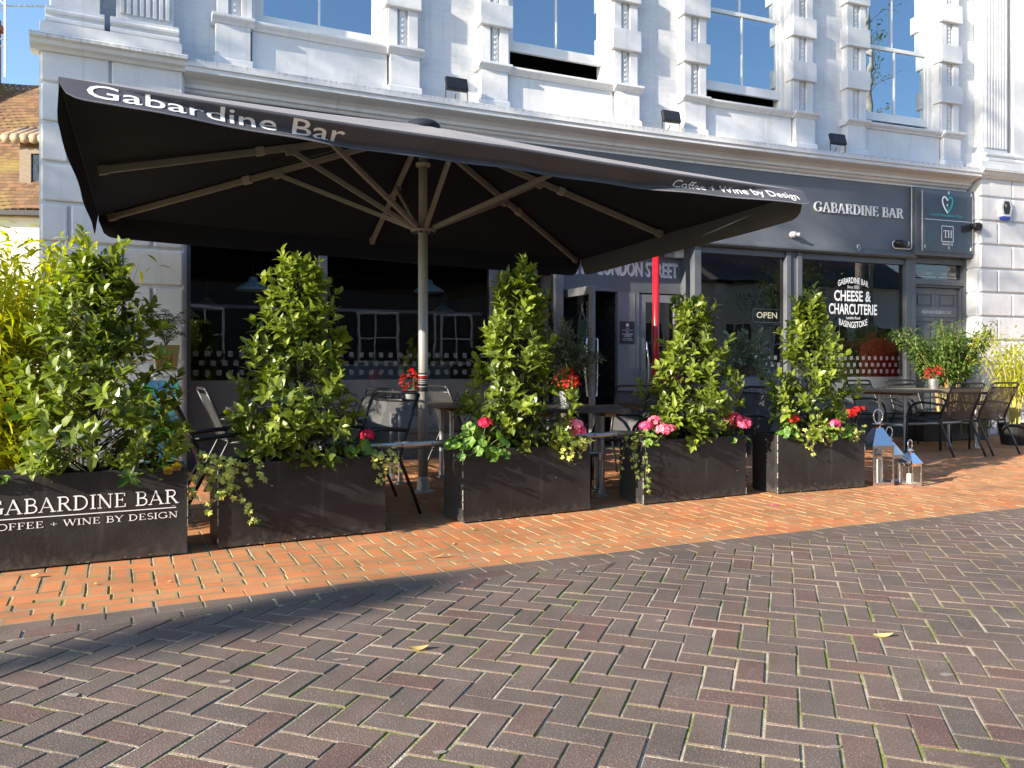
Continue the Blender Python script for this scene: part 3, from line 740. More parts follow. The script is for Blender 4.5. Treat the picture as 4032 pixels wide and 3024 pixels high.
# sash windows with blocked surrounds
Z0 = [4.79, 5.03, 4.96, 4.86]
for c, zb in zip(WC, Z0):
    mb = MB()
    for sgn in (-1, 1):
        a_, b_ = sorted((c + sgn * 0.655, c + sgn * (WO - 0.002))); mb.box(a_, b_, -0.20, -0.06, WZ0, WZ1 - 0.08)
    mb.box(c - WO + .002, c + WO - .002, -0.20, -0.06, WZ1 - 0.08, WZ1 - 0.002)
    fr = part(mb, 'window', M['frame_white'], bevel=0.004)
    mb = MB(); zt = zb + 1.10
    mb.box(c - 0.653, c + 0.653, -0.118, -0.075, zb, zb + 0.125); mb.box(c - 0.653, c + 0.653, -0.118, -0.075, zt, zt + 0.055)
    for a_, b_ in ((c - 0.653, c - 0.605), (c + 0.605, c + 0.653), (c - 0.012, c + 0.012)): mb.box(a_, b_, -0.116, -0.077, zb + 0.125, zt)
    mb.box(c - 0.653, c + 0.653, -0.172, -0.130, zt - 0.045, zt + 0.02)
    for a_, b_ in ((c - 0.653, c - 0.605), (c + 0.605, c + 0.653), (c - 0.012, c + 0.012)): mb.box(a_, b_, -0.170, -0.132, zt + 0.02, WZ1 - 0.08)
    part(mb, 'sash', M['frame_white'], fr, bevel=0.003)
    mb = MB(); mb.quad((c - .606, -.096, zb + .12), (c + .606, -.096, zb + .12), (c + .606, -.096, zt + .002), (c - .606, -.096, zt + .002))
    mb.quad((c - .606, -.150, zt), (c + .606, -.150, zt), (c + .606, -.150, WZ1 - .078), (c - .606, -.150, WZ1 - .078))
    part(mb, 'pane', M['glass_up'], fr, recalc=False)
    # sill, apron panel, pedestals
    prof = lambda d: [(0, 4.66), (d - .06, 4.66), (d - .045, 4.685), (d - .015, 4.70), (d, 4.715), (d, 4.742), (d - .03, 4.752), (-0.06 if d < .18 else 0, 4.755)]
    mb = MB(); mb.prism_x(prof(0.155), c - 0.742, c + 0.742, 0.4)
    mb.box(c - 0.742, c + 0.742, 0.0, 0.075, 4.18, 4.66, 0.4)
    for sgn in (-1, 1):
        a_, b_ = sorted((c + sgn * 0.745, c + sgn * 1.135)); mb.prism_x(prof(0.20), a_ - .02, b_ + .02)
        mb.box(a_ + .02, b_ - .02, 0, 0.135, 4.31, 4.66); mb.prism_x([(0, 4.16), (0.165, 4.16), (0.165, 4.285), (0.137, 4.312), (0, 4.312)], a_, b_)
    part(mb, 'window_sill', M['cornice'], fr, bevel=0.005)
    for sgn in (-1, 1):
        mb = MB(); g = lambda u, v: sorted((c + sgn * u, c + sgn * v))
        for u, v, d in ((0.745, 0.855, 0.11), (0.855, 0.985, 0.066), (0.985, 1.10, 0.11)):
            a_, b_ = g(u, v); mb.box(a_, b_, 0, d, 4.757, WZ1)
        a_, b_ = g(0.885, 0.955); mb.box(a_, b_, 0.066, 0.088, 4.757, WZ1)
        for k in range(40):
            z = 4.82 + k * 0.062; a_, b_ = g(0.908, 0.932); mb.box(a_, b_, 0.088, 0.099, z, z + 0.03)
        a_, b_ = g(WO + 0.004, 0.742); mb.box(a_, b_, -0.05, 0.09, 4.757, WZ1)
        part(mb, 'window_surround', M['stucco'], fr, bevel=0.004)
        for z in (5.20, 5.83, 6.46, 7.09):
            mb = MB(); a_, b_ = g(0.700, 1.135); mb.box(a_, b_, -0.03, 0.155, z, z + 0.275)
            part(mb, 'surround_block', M['stucco'], fr, bevel=0.010)

# grey fascia, shopfront frame
mb = MB(); mb.box(0.02, 10.34, -0.015, 0.05, 2.862, 3.855, 0.4)
fas = part(mb, 'fascia_board', M['fascia'])
mb = MB(); mb.prism_x([(-0.02, 2.75), (0.07, 2.75), (0.10, 2.775), (0.10, 2.80), (0.085, 2.83), (0.065, 2.86), (-0.02, 2.86)], 0.02, 10.44, 0.4)
mb.box(10.345, 10.375, -0.01, 0.06, 2.862, 3.858)
part(mb, 'fascia_moulding', M['grey_paint'], bevel=0.003)
mb = MB(); put_serif(mb, 'GABARDINE BAR', 8.507, 10.19, 3.355, 0.145, lambda x, z, k: (x, 0.051 + k, z), depth=0.025)
part(mb, 'sign_lettering', M['letter'], fas, recalc=False)
for a_, b_ in ((0.0, 0.07), (1.40, 1.49), (3.48, 3.56), (3.60, 3.68), (4.36, 4.47), (6.47, 6.58), (8.045, 8.12), (8.24, 8.325), (10.30, 10.38)):
    mb = MB(); mb.box(a_, b_, -0.11, 0.03, 0.0, 2.748); part(mb, 'mullion', M['grey_paint'], bevel=0.004)
for a_, b_, d in ((3.56, 3.60, .015), (8.12, 8.24, .005)):
    mb = MB(); mb.box(a_, b_, -0.11, d, 0.0, 2.748); part(mb, 'mullion', M['grey_paint'])
for a_, b_ in ((0.07, 1.40), (1.49, 3.48), (3.68, 4.36), (6.58, 8.045), (8.325, 10.30)):
    mb = MB(); mb.box(a_, b_, -0.09, 0.0, 2.66, 2.748, .5); part(mb, 'window_head', M['grey_paint'], bevel=0.004)
    mb = MB(); mb.box(a_, b_, -0.09, 0.01, 0.0, 0.30, .5); part(mb, 'stall_riser', M['grey_paint'], bevel=0.004)
    mb = MB(); mb.box(a_, b_, -0.10, 0.04, 0.30, 0.345, .5); part(mb, 'shopfront_sill', M['grey_paint'], bevel=0.004)
mb = MB(); mb.box(0.002, 0.022, -0.05, 0.20, 0.0, 2.748)
part(mb, 'downpipe_trim', M['trim_blue'])
SW = [(0.07, 1.40), (1.49, 3.48), (3.68, 4.36), (6.58, 8.045), (8.325, 10.30)]
P2 = lambda n: (lambda x, z: (x, n, z))
for i, (a_, b_) in enumerate(SW):
    mb = MB(); m = max(1, int((b_ - a_) / .5))
    for k in range(m):
        u = a_ + (b_ - a_) * k / m; v = a_ + (b_ - a_) * (k + 1) / m
        mb.quad((u, -0.045, 0.345), (v, -0.045, 0.345), (v, -0.045, 2.66), (u, -0.045, 2.66))
    pane = part(mb, 'shop_window', M['glass_shop'], recalc=False)
    if i == 2: continue
    mb = MB()
    for k in range(m):
        u = a_ + (b_ - a_) * k / m; v = a_ + (b_ - a_) * (k + 1) / m
        mb.quad((u, -0.042, 0.346), (v, -0.042, 0.346), (v, -0.042, 0.93), (u, -0.042, 0.93))
    part(mb, 'frosted_film', M['frost'], pane, recalc=False)
    mb = MB()
    for r, z in enumerate((0.985, 1.085, 1.185)):
        x = a_ + 0.03 + (0.0575 if r == 1 else 0)
        while x < b_ - 0.06:
            mb.quad((x, -0.0415, z), (x + .052, -0.0415, z), (x + .052, -0.0415, z + .058), (x, -0.0415, z + .058)); x += 0.115
    part(mb, 'frosted_squares', M['frost_sq'], pane, recalc=False)
    mb = MB()
    cx = {0: None, 1: (1.72, 3.25), 3: (6.75, 7.95), 4: (8.65, 9.98)}[i]
    if cx:
        put_serif(mb, 'GABARDINE BAR', cx[0], cx[1], 0.62, 0.15, lambda x, z, k: (x, -0.0405 + k, z))
        o = part(mb, 'window_lettering', M['letter_dark'], pane, recalc=False)
        mb = MB(); put_text(mb, 'COFFEE + WINE BY DESIGN', cx[0] + .1, cx[1] - .1, 0.50, 0.06, P2(-0.0405))
        part(mb, 'window_lettering', M['letter_dark'], pane, recalc=False)
        if i == 1:
            mb = MB(); put_serif(mb, 'E', 2.585, 2.665, 0.62, 0.15, lambda x, z, k: (x, -0.0385 + k, z))
            part(mb, 'window_lettering', M['letter_red'], pane, recalc=False)
    if i == 4:                                                  # round badge lettering
        mb = MB(); F = P2(-0.041); c0 = 9.335
        put_text(mb, 'GABARDINE BAR', c0 - .29, c0 + .29, 2.285, 0.085, F, 0.012, lambda u: 0.06 * (1 - u * u))
        put_text(mb, 'Since 2021', c0 - .11, c0 + .11, 2.265, 0.042, F, 0.004)
        put_text(mb, 'CHEESE &', c0 - .36, c0 + .34, 2.075, 0.150, F, 0.022)
        put_text(mb, 'CHARCUTERIE', c0 - .46, c0 + .46, 1.875, 0.150, F, 0.020)
        put_text(mb, 'London Road', c0 - .13, c0 + .13, 1.80, 0.042, F, 0.004)
        put_text(mb, 'BASINGSTOKE', c0 - .27, c0 + .27, 1.68, 0.090, F, 0.012, lambda u: -0.05 * (1 - u * u) + 0.04)
        part(mb, 'badge_lettering', M['letter'], pane, recalc=False)
# recessed entrance
mb = MB(); mb.box(4.47, 6.47, -0.34, -0.29, 2.10, 2.76, .5)
eb = part(mb, 'entrance_board', M['fascia'])
mb = MB(); mb.box(4.46, 4.48, -0.30, -0.10, 0, 2.76); mb.box(6.46, 6.48, -0.30, -0.10, 0, 2.76); mb.box(4.47, 6.47, -0.30, 0.0, 2.755, 2.775, .5)
part(mb, 'entrance_reveal', M['grey_paint'])
F = P2(-0.2865)
mb = MB(); put_text(mb, '17', 4.80, 4.98, 2.335, 0.19, F, 0.03); put_text(mb, 'LONDON STREET', 5.14, 6.40, 2.335, 0.19, F, 0.012)
part(mb, 'entrance_lettering', M['letter_grey'], eb, recalc=False)
mb = MB(); put_text(mb, '17', 4.815, 4.995, 2.322, 0.19, P2(-0.2885), 0.03); put_text(mb, 'LONDON STREET', 5.155, 6.415, 2.322, 0.19, P2(-0.2885), 0.012)
part(mb, 'lettering_offset_line', M['letter'], eb, recalc=False)  # white copy of the letters, set slightly right, lower and behind
mb = MB(); mb.box(5.45, 5.79, -0.36, -0.285, 0, 2.098); mb.box(5.70, 5.72, -0.285, -0.278, 0, 2.098)
part(mb, 'entrance_pillar', M['pale_grey'], bevel=0.004)
mb = MB()
for r in range(22):
    z = 0.04 + r * 0.095; x = -0.38 - (0.11 if r % 2 else 0)
    while x > -2.6:
        mb.box(5.444, 5.470, x - 0.205, x, z, z + 0.085); x -= 0.215
mb.box(5.47, 5.50, -2.8, -0.37, 0, 2.1)
part(mb, 'brick_partition', M['dark_brick'], bevel=0.003)
# closed entrance door behind the red post
mb = MB()
for a_, b_, z0, z1 in ((5.80, 5.90, 0.02, 2.08), (6.36, 6.46, 0.02, 2.08), (5.90, 6.36, 1.97, 2.08), (5.90, 6.36, 0.02, 0.72)): mb.box(a_, b_, -0.35, -0.30, z0, z1)
d1 = part(mb, 'door', M['pale_grey'], bevel=0.004)
mb = MB(); mb.quad((5.90, -.33, .72), (6.36, -.33, .72), (6.36, -.33, 1.97), (5.90, -.33, 1.97)); part(mb, 'pane', M['glass_shop'], d1, recalc=False)
mb = MB(); mb.tube([(5.87, -0.30, 1.42), (5.87, -0.24, 1.42), (5.895, -0.23, 1.2), (5.90, -0.225, 0.95), (5.89, -0.24, 0.72), (5.88, -0.30, 0.72)], 0.012, 8)
part(mb, 'door_handle', M['chrome'], d1, smooth=True)
# open glass door leaf
H0 = Vector((4.55, -0.28, 0)); H1 = Vector((4.615, 0.56, 0)); dv = (H1 - H0); dl = dv.length; dv.normalize(); dn = Vector((dv.y, -dv.x, 0))
LF = lambda x, y, z: tuple(H0 + dv * x + dn * y + Vector((0, 0, z)))
def leaf_box(mb, x0, x1, y0, y1, z0, z1):
    vs = [LF(*p) for p in ((x0, y0, z0), (x1, y0, z0), (x1, y1, z0), (x0, y1, z0), (x0, y0, z1), (x1, y0, z1), (x1, y1, z1), (x0, y1, z1))]
    mb.add(vs, [(0, 3, 2, 1), (4, 5, 6, 7), (0, 1, 5, 4), (1, 2, 6, 5), (2, 3, 7, 6), (3, 0, 4, 7)])
mb = MB(); leaf_box(mb, 0, .075, -.022, .022, 0.03, 2.07); leaf_box(mb, dl - .085, dl, -.022, .022, 0.03, 2.07); leaf_box(mb, .075, dl - .085, -.022, .022, 1.97, 2.07); leaf_box(mb, .075, dl - .085, -.022, .022, .03, .22)
d2 = part(mb, 'door', M['pale_grey'], bevel=0.003)
mb = MB(); mb.add([LF(.07, 0, .2), LF(dl - .08, 0, .2), LF(dl - .08, 0, 1.98), LF(.07, 0, 1.98)], [(0, 1, 2, 3)]); part(mb, 'pane', M['glass_clear'], d2, recalc=False)
mb = MB()
for s_ in (-1, 1):
    mb.tube([LF(dl - .045, s_ * .02, 1.42), LF(dl - .045, s_ * .08, 1.42), LF(dl - .055, s_ * .085, 1.2), LF(dl - .06, s_ * .085, .95), LF(dl - .045, s_ * .07, .72), LF(dl - .045, s_ * .02, .72)], 0.012, 8)
part(mb, 'door_handle', M['chrome'], d2, smooth=True)
mb = MB(); put_text(mb, 'P\nU\nL\nL', 0.60, 0.645, 1.28, .06, lambda x, z: LF(x, .004, z), 0.01)
part(mb, 'door_lettering', M['letter'], d2, recalc=False)
# panelled double door on the right with the transom light
mb = MB(); mb.box(10.385, 10.50, -0.16, 0.02, 0, 2.79); mb.box(11.50, 11.575, -0.16, 0.02, 0, 2.79); mb.box(10.50, 11.50, -0.16, 0.005, 2.70, 2.79); mb.box(10.50, 11.50, -0.16, 0.01, 2.37, 2.46); mb.box(10.50, 10.53, -0.15, -0.02, 0, 2.37); mb.box(11.47, 11.50, -0.15, -0.02, 0, 2.37); mb.box(10.53, 11.47, -.15, -.02, 2.335, 2.37)
part(mb, 'door_frame', M['grey_paint'], bevel=0.004)
mb = MB(); mb.quad((10.50, -.06, 2.46), (11.50, -.06, 2.46), (11.50, -.06, 2.70), (10.50, -.06, 2.70))
tl = part(mb, 'transom_light', M['glass_shop'], recalc=False)
mb = MB(); F = P2(-0.057)
put_text(mb, '01256 242505', 10.62, 10.93, 2.535, .035, F); put_text(mb, '01256 242505', 11.10, 11.40, 2.535, .035, F); put_text(mb, 'TH', 11.21, 11.28, 2.61, .04, F, .01)
for a_, b_ in ((10.54, 10.98), (11.06, 11.42)): mb.quad((a_, -.057, 2.495), (b_, -.057, 2.495), (b_, -.057, 2.503), (a_, -.057, 2.503))
part(mb, 'transom_lettering', M['letter_grey'], tl, recalc=False)
for a_, b_ in ((10.532, 10.998), (11.002, 11.468)):
    mb = MB(); z = [(0.05, 0.18), (0.85, 1.02), (1.78, 2.02 - .0), (2.235, 2.33)]
    mb.box(a_, b_, -0.13, -0.085, 0.02, 2.332)
    w = b_ - a_
    for z0, z1 in ((0.02, 0.2), (0.86, 1.02), (1.80, 2.03), (2.225, 2.332)): mb.box(a_, b_, -0.086, -0.068, z0, z1)
    for u0, u1 in ((0, .07), (w - .07, w)): mb.box(a_ + u0, a_ + u1, -0.0855, -0.0685, 0.2, 2.225)
    for z0, z1 in ((0.26, 0.80), (1.08, 1.74), (2.06, 2.195)): mb.box(a_ + .11, b_ - .11, -0.086, -0.072, z0, z1)
    part(mb, 'door', M['grey_paint'], bevel=0.005)
mb = MB(); mb.box(10.575, 11.435, -0.066, -0.058, 1.87, 2.015)
dp = part(mb, 'door_sign', M['fascia'], bevel=.003)
mb = MB(); put_text(mb, 'HEALTH AND WELLBEING CLINIC', 10.70, 11.31, 1.925, .045, P2(-0.0565)); part(mb, 'door_lettering', M['letter_grey'], dp, recalc=False)

# ------------------------------------------------------------------ things fixed to the building
def on_wall(name, label, cat, s, n, z, group=None): return at(name, label, cat, s, n, z, 0, group)
# sign box of the clinic: local x along the front, -y out, z up
t = on_wall('sign_box', 'dark grey clinic sign box with teal heart and TH square above the panelled door', 'sign', 10.965, 0.02, 2.80)
mb = MB(); mb.box(-.59, .59, -.13, 0, 0, 1.04); mb.build('box', M['grey_paint'], t, bevel=.006)
mb = MB(); mb.quad((-.52, -.176, .06), (.50, -.176, .06), (.50, -.176, .99), (-.52, -.176, .99)); mb.build('acrylic_panel', M['acrylic'], t, recalc=False)
mb = MB()
for x0, x1, z0, z1 in ((-.524, -.518, .06, .99), (.498, .504, .06, .99)): mb.box(x0, x1, -.179, -.172, z0, z1)
mb.build('acrylic_edge', M['letter_grey'], t)
mb = MB()
for x in (-.48, 0, .46):
    for z in (.1, .95): mb.lathe([(.012, 0), (.012, .05)], 8, (x, -.18, z))
mb.build('standoff', M['chrome'], t)
mb = MB()
def heart(k0, k1, w=0.026, flip=1):
    pts = [(0, .055), (.03, .10), (.07, .115), (.10, .085), (.105, .04), (.085, -.02), (.045, -.085), (0, -.135)]
    return [(flip * x, z) for x, z in pts][k0:k1]
def ribbon(mb, pts, w, y):
    for i in range(len(pts) - 1):
        (x0, z0), (x1, z1) = pts[i], pts[i + 1]; l = math.hypot(x1 - x0, z1 - z0); ux, uz = -(z1 - z0) / l * w / 2, (x1 - x0) / l * w / 2
        mb.quad((x0 + ux, y, z0 + uz), (x0 - ux, y, z0 - uz), (x1 - ux, y - .0001, z1 - uz), (x1 + ux, y - .0001, z1 + uz))
ribbon(mb, [(x - .02, z + .80) for x, z in heart(0, 8)], .026, -.1805)
ribbon(mb, [(-.02, .665), (-.035, .72), (-.02, .76), (.0, .775)], .014, -.1815)
put_text(mb, 'North Hampshire Clinic', -.34, .29, .61, .04, lambda x, z: (x, -.1805, z), .006)
mb.build('teal_heart_emblem', M['teal'], t, recalc=False)
mb = MB(); ribbon(mb, [(x - .02, z + .80) for x, z in heart(0, 8, flip=-1)], .024, -.183)
mb.lathe([(.0, 0), (.012, .012), (.0, .024)], 8, (-.025, -.182, .775))
mb.quad((-.47, -.1805, .545), (.46, -.1805, .545), (.46, -.1805, .551), (-.47, -.1805, .551))
for a_, b_, c_, d_ in ((-.14, .10, .455, .463), (-.14, .10, .215, .223), (-.14, -.132, .223, .455), (.092, .10, .223, .455)): mb.quad((a_, -.1805, c_), (b_, -.1805, c_), (b_, -.1805, d_), (a_, -.1805, d_))
put_serif(mb, 'TH', -.10, .07, .285, .11, lambda x, z, k: (x, -.1805 - k, z))
put_text(mb, 'TREATMENT HUB', -.13, .09, .165, .026, lambda x, z: (x, -.1805, z))
mb.build('white_emblem', M['letter'], t, recalc=False)
# floodlights standing on the cornice
def floodlight(s, label, cable):
    t = at('floodlight', label, 'floodlight', s, 0.24, 4.185, 0, 'floodlights standing on the cornice')
    rx = lambda p: (p[0], p[1] * math.cos(R(-16)) - p[2] * math.sin(R(-16)), 0.195 + p[1] * math.sin(R(-16)) + p[2] * math.cos(R(-16)))
    mb = MB(); V = MB(); V.box(-.135, .135, -.025, .025, -.082, .082); mb.add([rx(v) for v in V.V], V.F); mb.build('lamp_housing', M['black_plastic'], t, bevel=.008)
    mb = MB(); V = MB(); V.box(-.118, .118, -.029, -.0255, -.068, .068); mb.add([rx(v) for v in V.V], V.F); mb.build('lamp_glass', M['black_metal'], t)
    mb = MB()
    for x in (-.135, .135): mb.bar((x, 0, 0), (x, 0, .20), .012, .006)
    mb.bar((-.135, 0, .003), (.135, 0, .003), .02, .005); mb.build('bracket', M['black_metal'], t)
    mb = MB(); mb.tube([(-.0, .02, .09), (-.01, .03, .05), cable, (cable[0] - .03, .03, .004)], .005, 6); mb.build('cable', M['black_plastic'], t)
floodlight(2.95, 'black floodlight on cornice between first and second windows, above the parasol cap', (.0, .03, .02))
floodlight(5.95, 'black floodlight on cornice beside the left pedestal of the third window', (-.05, .03, .02))
floodlight(8.78, 'black floodlight on cornice beside the left pedestal of the rightmost window', (-.03, .03, .02))
# cameras, alarm, plaques, lamps
t = on_wall('security_camera', 'small grey ball security camera under the parasol corner, left of the bar lettering', 'camera', 8.11, 0.051, 2.985)
mb = MB(); mb.lathe([(.045, 0), (.05, .01), (.05, .03), (.03, .04)], 16); 
V = [(v[0], -v[2], v[1]) for v in mb.V]; mb.V = V; mb.build('base', M['grey_plastic'], t, smooth=True)
mb = MB(); mb.lathe([(.0, -.045), (.03, -.033), (.042, 0), (.03, .033), (.0, .045)], 14, (0, -.055, 0)); mb.build('eyeball', M['grey_plastic'], t, smooth=True)
mb = MB(); mb.tube([(.02, -.08, -.005), (.055, -.11, -.01)], .028, 12); mb.build('lens_hood', M['grey_plastic'], t)
t = on_wall('security_camera', 'black security camera with looped white cable at the lower right of the grey fascia', 'camera', 10.13, 0.051, 2.955)
mb = MB(); mb.tube([(-.10, -.02, .02), (-.04, -.06, .01), (.06, -.07, 0)], [.04, .055, .05], 14); mb.build('housing', M['black_plastic'], t, smooth=True)
mb = MB(); mb.tube([(.06, -.07, 0), (.10, -.085, 0)], [.04, .045], 14); mb.build('lens_hood', M['grey_plastic'], t)
mb = MB(); mb.tube([(0, 0, .97), (0, 0, .05), (-.01, 0, .015), (-.04, 0, .0), (-.33, 0, .0), (-.37, 0, .03), (-.38, 0, .07), (-.36, 0, .10), (-.33, 0, .11)], .009, 6)
o = place(mb.build('white_cable', M['white_plastic'], smooth=True), 10.36, 0.075, 2.89); tag(o, 'white cable dropping beside the clinic sign box and looping under the black camera', 'cable')
t = on_wall('security_camera', 'dark bullet security camera on the white pier beside the clinic sign', 'camera', 11.56, 0.10, 3.31)
mb = MB(); mb.tube([(.0, 0, 0), (-.05, -.06, -.02)], [.05, .04], 14); mb.build('base', M['grey_plastic'], t, smooth=True)
mb = MB(); mb.tube([(-.03, -.05, -.01), (-.10, -.16, -.035), (-.14, -.24, -.05)], [.045, .06, .062], 16); mb.build('housing', M['black_metal'], t, smooth=True)
mb = MB(); mb.tube([(-.14, -.24, -.05), (-.145, -.25, -.052)], .045, 14); mb.build('lens', M['black_plastic'], t)
t = on_wall('alarm_box', 'white hexagonal alarm box with blue base on the white pier', 'alarm box', 12.03, 0.253, 3.43)
hexa = [(-.07, .0), (.07, .0), (.135, .16), (.075, .30), (-.075, .30), (-.135, .16)]
mb = MB(); mb.prism_y(hexa, -.07, 0); mb.build('cover', M['white_plastic'], t, bevel=.012)
mb = MB(); mb.prism_y([(-.05, .06), (.05, .06), (.075, .17), (.045, .265), (-.045, .265), (-.075, .17)], -.078, -.0705); mb.build('front_plate', M['black_plastic'], t, bevel=.004)
mb = MB(); mb.prism_y([(-.066, -.03), (.066, -.03), (.085, .03), (-.085, .03)], -.075, -.002); mb.build('strobe_base', M['blue_plastic'], t, bevel=.008)
mb = MB(); mb.box(-.045, -.01, -.082, -.0785, .17, .22); mb.build('badge', M['twig'], t)
t = on_wall('wall_plaque', 'blue plaque on the white rusticated pier behind the laurel', 'plaque', -0.655, 0.253, 1.90)
mb = MB(); mb.box(-.10, .10, -.012, 0, 0, .29); mb.build('plate', M['blue_plaque'], t, bevel=.006)
mb = MB(); mb.box(-.085, .085, -.0125, -.0122, .015, .275)
F = lambda x, z: (x, -.0138, z)
for z in (.03, .255): mb.quad((-.08, -.0138, z), (.08, -.0138, z), (.08, -.0138, z + .005), (-.08, -.0138, z + .005))
for k, w in enumerate((.04, .065, .055, .07, .05)): mb.quad((-w, -.0138, .21 - k * .04), (w, -.0138, .21 - k * .04), (w, -.0138, .218 - k * .04), (-w, -.0138, .218 - k * .04))
mb.build('plaque_lines', M['trim_blue'], t, recalc=False)
t = on_wall('wall_plaque', 'dark club plaque with gold crest on the grey entrance pillar', 'plaque', 5.59, -0.283, 1.40)
mb = MB(); mb.box(-.11, .11, -.014, 0, 0, .30); mb.build('plate', pmat('navy_plate', (.02, .024, .045), .35), t, bevel=.004)
mb = MB(); mb.lathe([(.026, 0), (.026, .003)], 18); mb.V = [(v[0], -.0145 - v[2], v[1] + .25) for v in mb.V]; mb.build('crest', M['gold_text'], t)
mb = MB(); F = lambda x, z: (x, -.0152, z)
for k, (tx, w) in enumerate((('THE', .03), ('ROTARY CLUB', .085), ('OF', .018), ('BASINGSTOKE', .085), ('LODDON', .055))): put_text(mb, tx, -w, w, .195 - k * .026, .017, F, .01)
put_text(mb, 'MEETS HERE ON', -.075, .075, .058, .012, F); put_text(mb, 'MONDAY EVENINGS', -.085, .085, .038, .012, F)
mb.build('plaque_lettering', M['letter_grey'], t, recalc=False)
t = on_wall('emergency_light', 'small pale emergency light box above the London Street lettering', 'light', 6.38, -0.285, 2.60)
mb = MB(); mb.box(-.07, .07, -.10, 0, 0, .13); mb.build('lamp_housing', M['white_plastic'], t, bevel=.006)
mb = MB(); mb.box(-.20, -.08, -.06, 0, .0, .10); mb.build('side_box', M['grey_plastic'], t, bevel=.006)
mb = MB(); mb.lathe([(.02, 0), (.03, .012), (.03, .02)], 12); mb.V = [(v[0] + .0, -v[2] * 1.2, v[1]) for v in mb.V]
ring = MB(); ring.tube([(.028 * math.cos(a), -.03, -.03 + .035 * math.sin(a)) for a in [2 * math.pi * k / 16 for k in range(17)]], .006, 6, False)
t = on_wall('ring_bolt', 'small steel ring bolt under the fascia lettering', 'ring bolt', 9.28, 0.10, 2.88)
mb.build('base', M['galv'], t, smooth=True); ring.build('ring', M['galv'], t, smooth=True)
# red steel post carrying the front over the entrance
t = at('red_post', 'tall glossy red steel post in front of the entrance', 'post', 5.83, 0.06, 0)
mb = MB(); mb.tube([(0, 0, 0), (0, 0, 2.75)], .046, 20); mb.build('shaft', M['red_paint'], t, smooth=True)
mb = MB(); mb.lathe([(.09, 0), (.09, .02), (.055, .03), (.048, .06)], 20); mb.build('base_plate', M['red_paint'], t)
# hanging signs
def hang_sign(name, label, s, n, z, w, h, hook):
    t = at(name, label, 'hanging sign', s, n, z)
    mb = MB(); mb.tube([(-w * .42, 0, h), (0, 0, hook), (w * .42, 0, h)], .003, 5); mb.build('chain', M['galv'], t)
    mb = MB(); mb.tube([(0, 0, hook), (.012, 0, hook + .02), (.012, 0, hook + .05), (0, 0, hook + .06)], .004, 5); mb.build('hook', M['galv'], t)
    return t
t = hang_sign('open_sign', 'black OPEN sign hanging on chains inside the shop window', 7.79, -0.10, 1.73, .48, .18, .72)
pts = []
for cx, cz, a0 in ((.22, .16, 0), (-.22, .16, 90), (-.22, .02, 180), (.22, .02, 270)): pts += [(cx + .025 * math.cos(R(a0 + k * 22.5)), cz + .025 * math.sin(R(a0 + k * 22.5))) for k in range(5)]
mb = MB(); mb.prism_y(pts, -.008, .008); mb.build('board', M['black_plastic'], t)
mb = MB(); put_text(mb, 'OPEN', -.18, .18, .055, .085, lambda x, z: (x, -.0095, z), .004)
mb.build('sign_lettering', M['lit_letter'], t, recalc=False)
mb = MB(); mb.tube([(x, -.009, z) for x, z in pts] + [(pts[0][0], -.009, pts[0][1])], .005, 5); mb.build('sign_border', M['letter_grey'], t)
t = at('closed_sign', 'small scalloped CLOSED sign hanging in the open glass door', 'hanging sign', 4.60, 0.24, 1.43)
t.rotation_euler[2] = face_rot(4.6) - math.atan2(dv.y, dv.x) + math.pi
sil = [(.0, .0), (.07, .01), (.10, .05), (.115, .12), (.10, .19), (.07, .23), (0, .24)]
sil = [(x, z) for x, z in sil] + [(-x, z) for x, z in reversed(sil[1:-1])]
mb = MB(); mb.prism_y(sil, -.03, -.022); mb.build('board', pmat('dark_teal_board', (.02, .045, .05), .5), t)
mb = MB(); put_text(mb, 'CLOSED', -.098, .098, .085, .05, lambda x, z: (x, -.0312, z), .006); put_text(mb, 'SORRY WE ARE', -.06, .06, .155, .018, lambda x, z: (x, -.0312, z))
for z in (.03, .20): mb.quad((-.05, -.0312, z), (.05, -.0312, z), (.05, -.0312, z + .006), (-.05, -.0312, z + .006))
mb.build('sign_lettering', M['letter_grey'], t, recalc=False)
mb = MB(); mb.tube([(-.07, -.026, .23), (0, -.026, .38), (.07, -.026, .23)], .003, 5); mb.tube([(0, -.026, .38), (.012, -.026, .41), (0, -.026, .44)], .005, 5); mb.build('chain', M['galv'], t)
# pendant lamps inside
for s, n, z, lb in ((0.84, -1.1, 2.00, 'blue enamel pendant lamp left of the tall laurel, nearest the glass'), (0.45, -2.6, 1.86, 'blue enamel pendant lamp deeper inside, left of the tall laurel'), (3.05, -1.1, 2.07, 'blue enamel pendant lamp beside the parasol pole, nearest the glass'), (3.75, -2.6, 1.90, 'blue enamel pendant lamp deeper inside, right of the parasol pole')):
    t = at('pendant_lamp', lb, 'pendant lamp', s, n, z, 0, 'pendant lamps inside the bar')
    mb = MB(); mb.lathe([(.20, 0), (.205, .01), (.19, .03), (.10, .09), (.055, .12), (.05, .16), (.02, .17)], 24, closed=False); mb.build('lamp_shade', M['lampshade'], t, smooth=True, recalc=False)
    mb = MB(); mb.tube([(0, 0, .17), (0, 0, 2.75 - z)], .006, 6); mb.build('flex', M['black_plastic'], t)
    mb = MB(); mb.lathe([(.0, .02), (.03, .04), (.035, .07), (.015, .11)], 12); mb.build('bulb', M['white_plastic'], t, smooth=True)
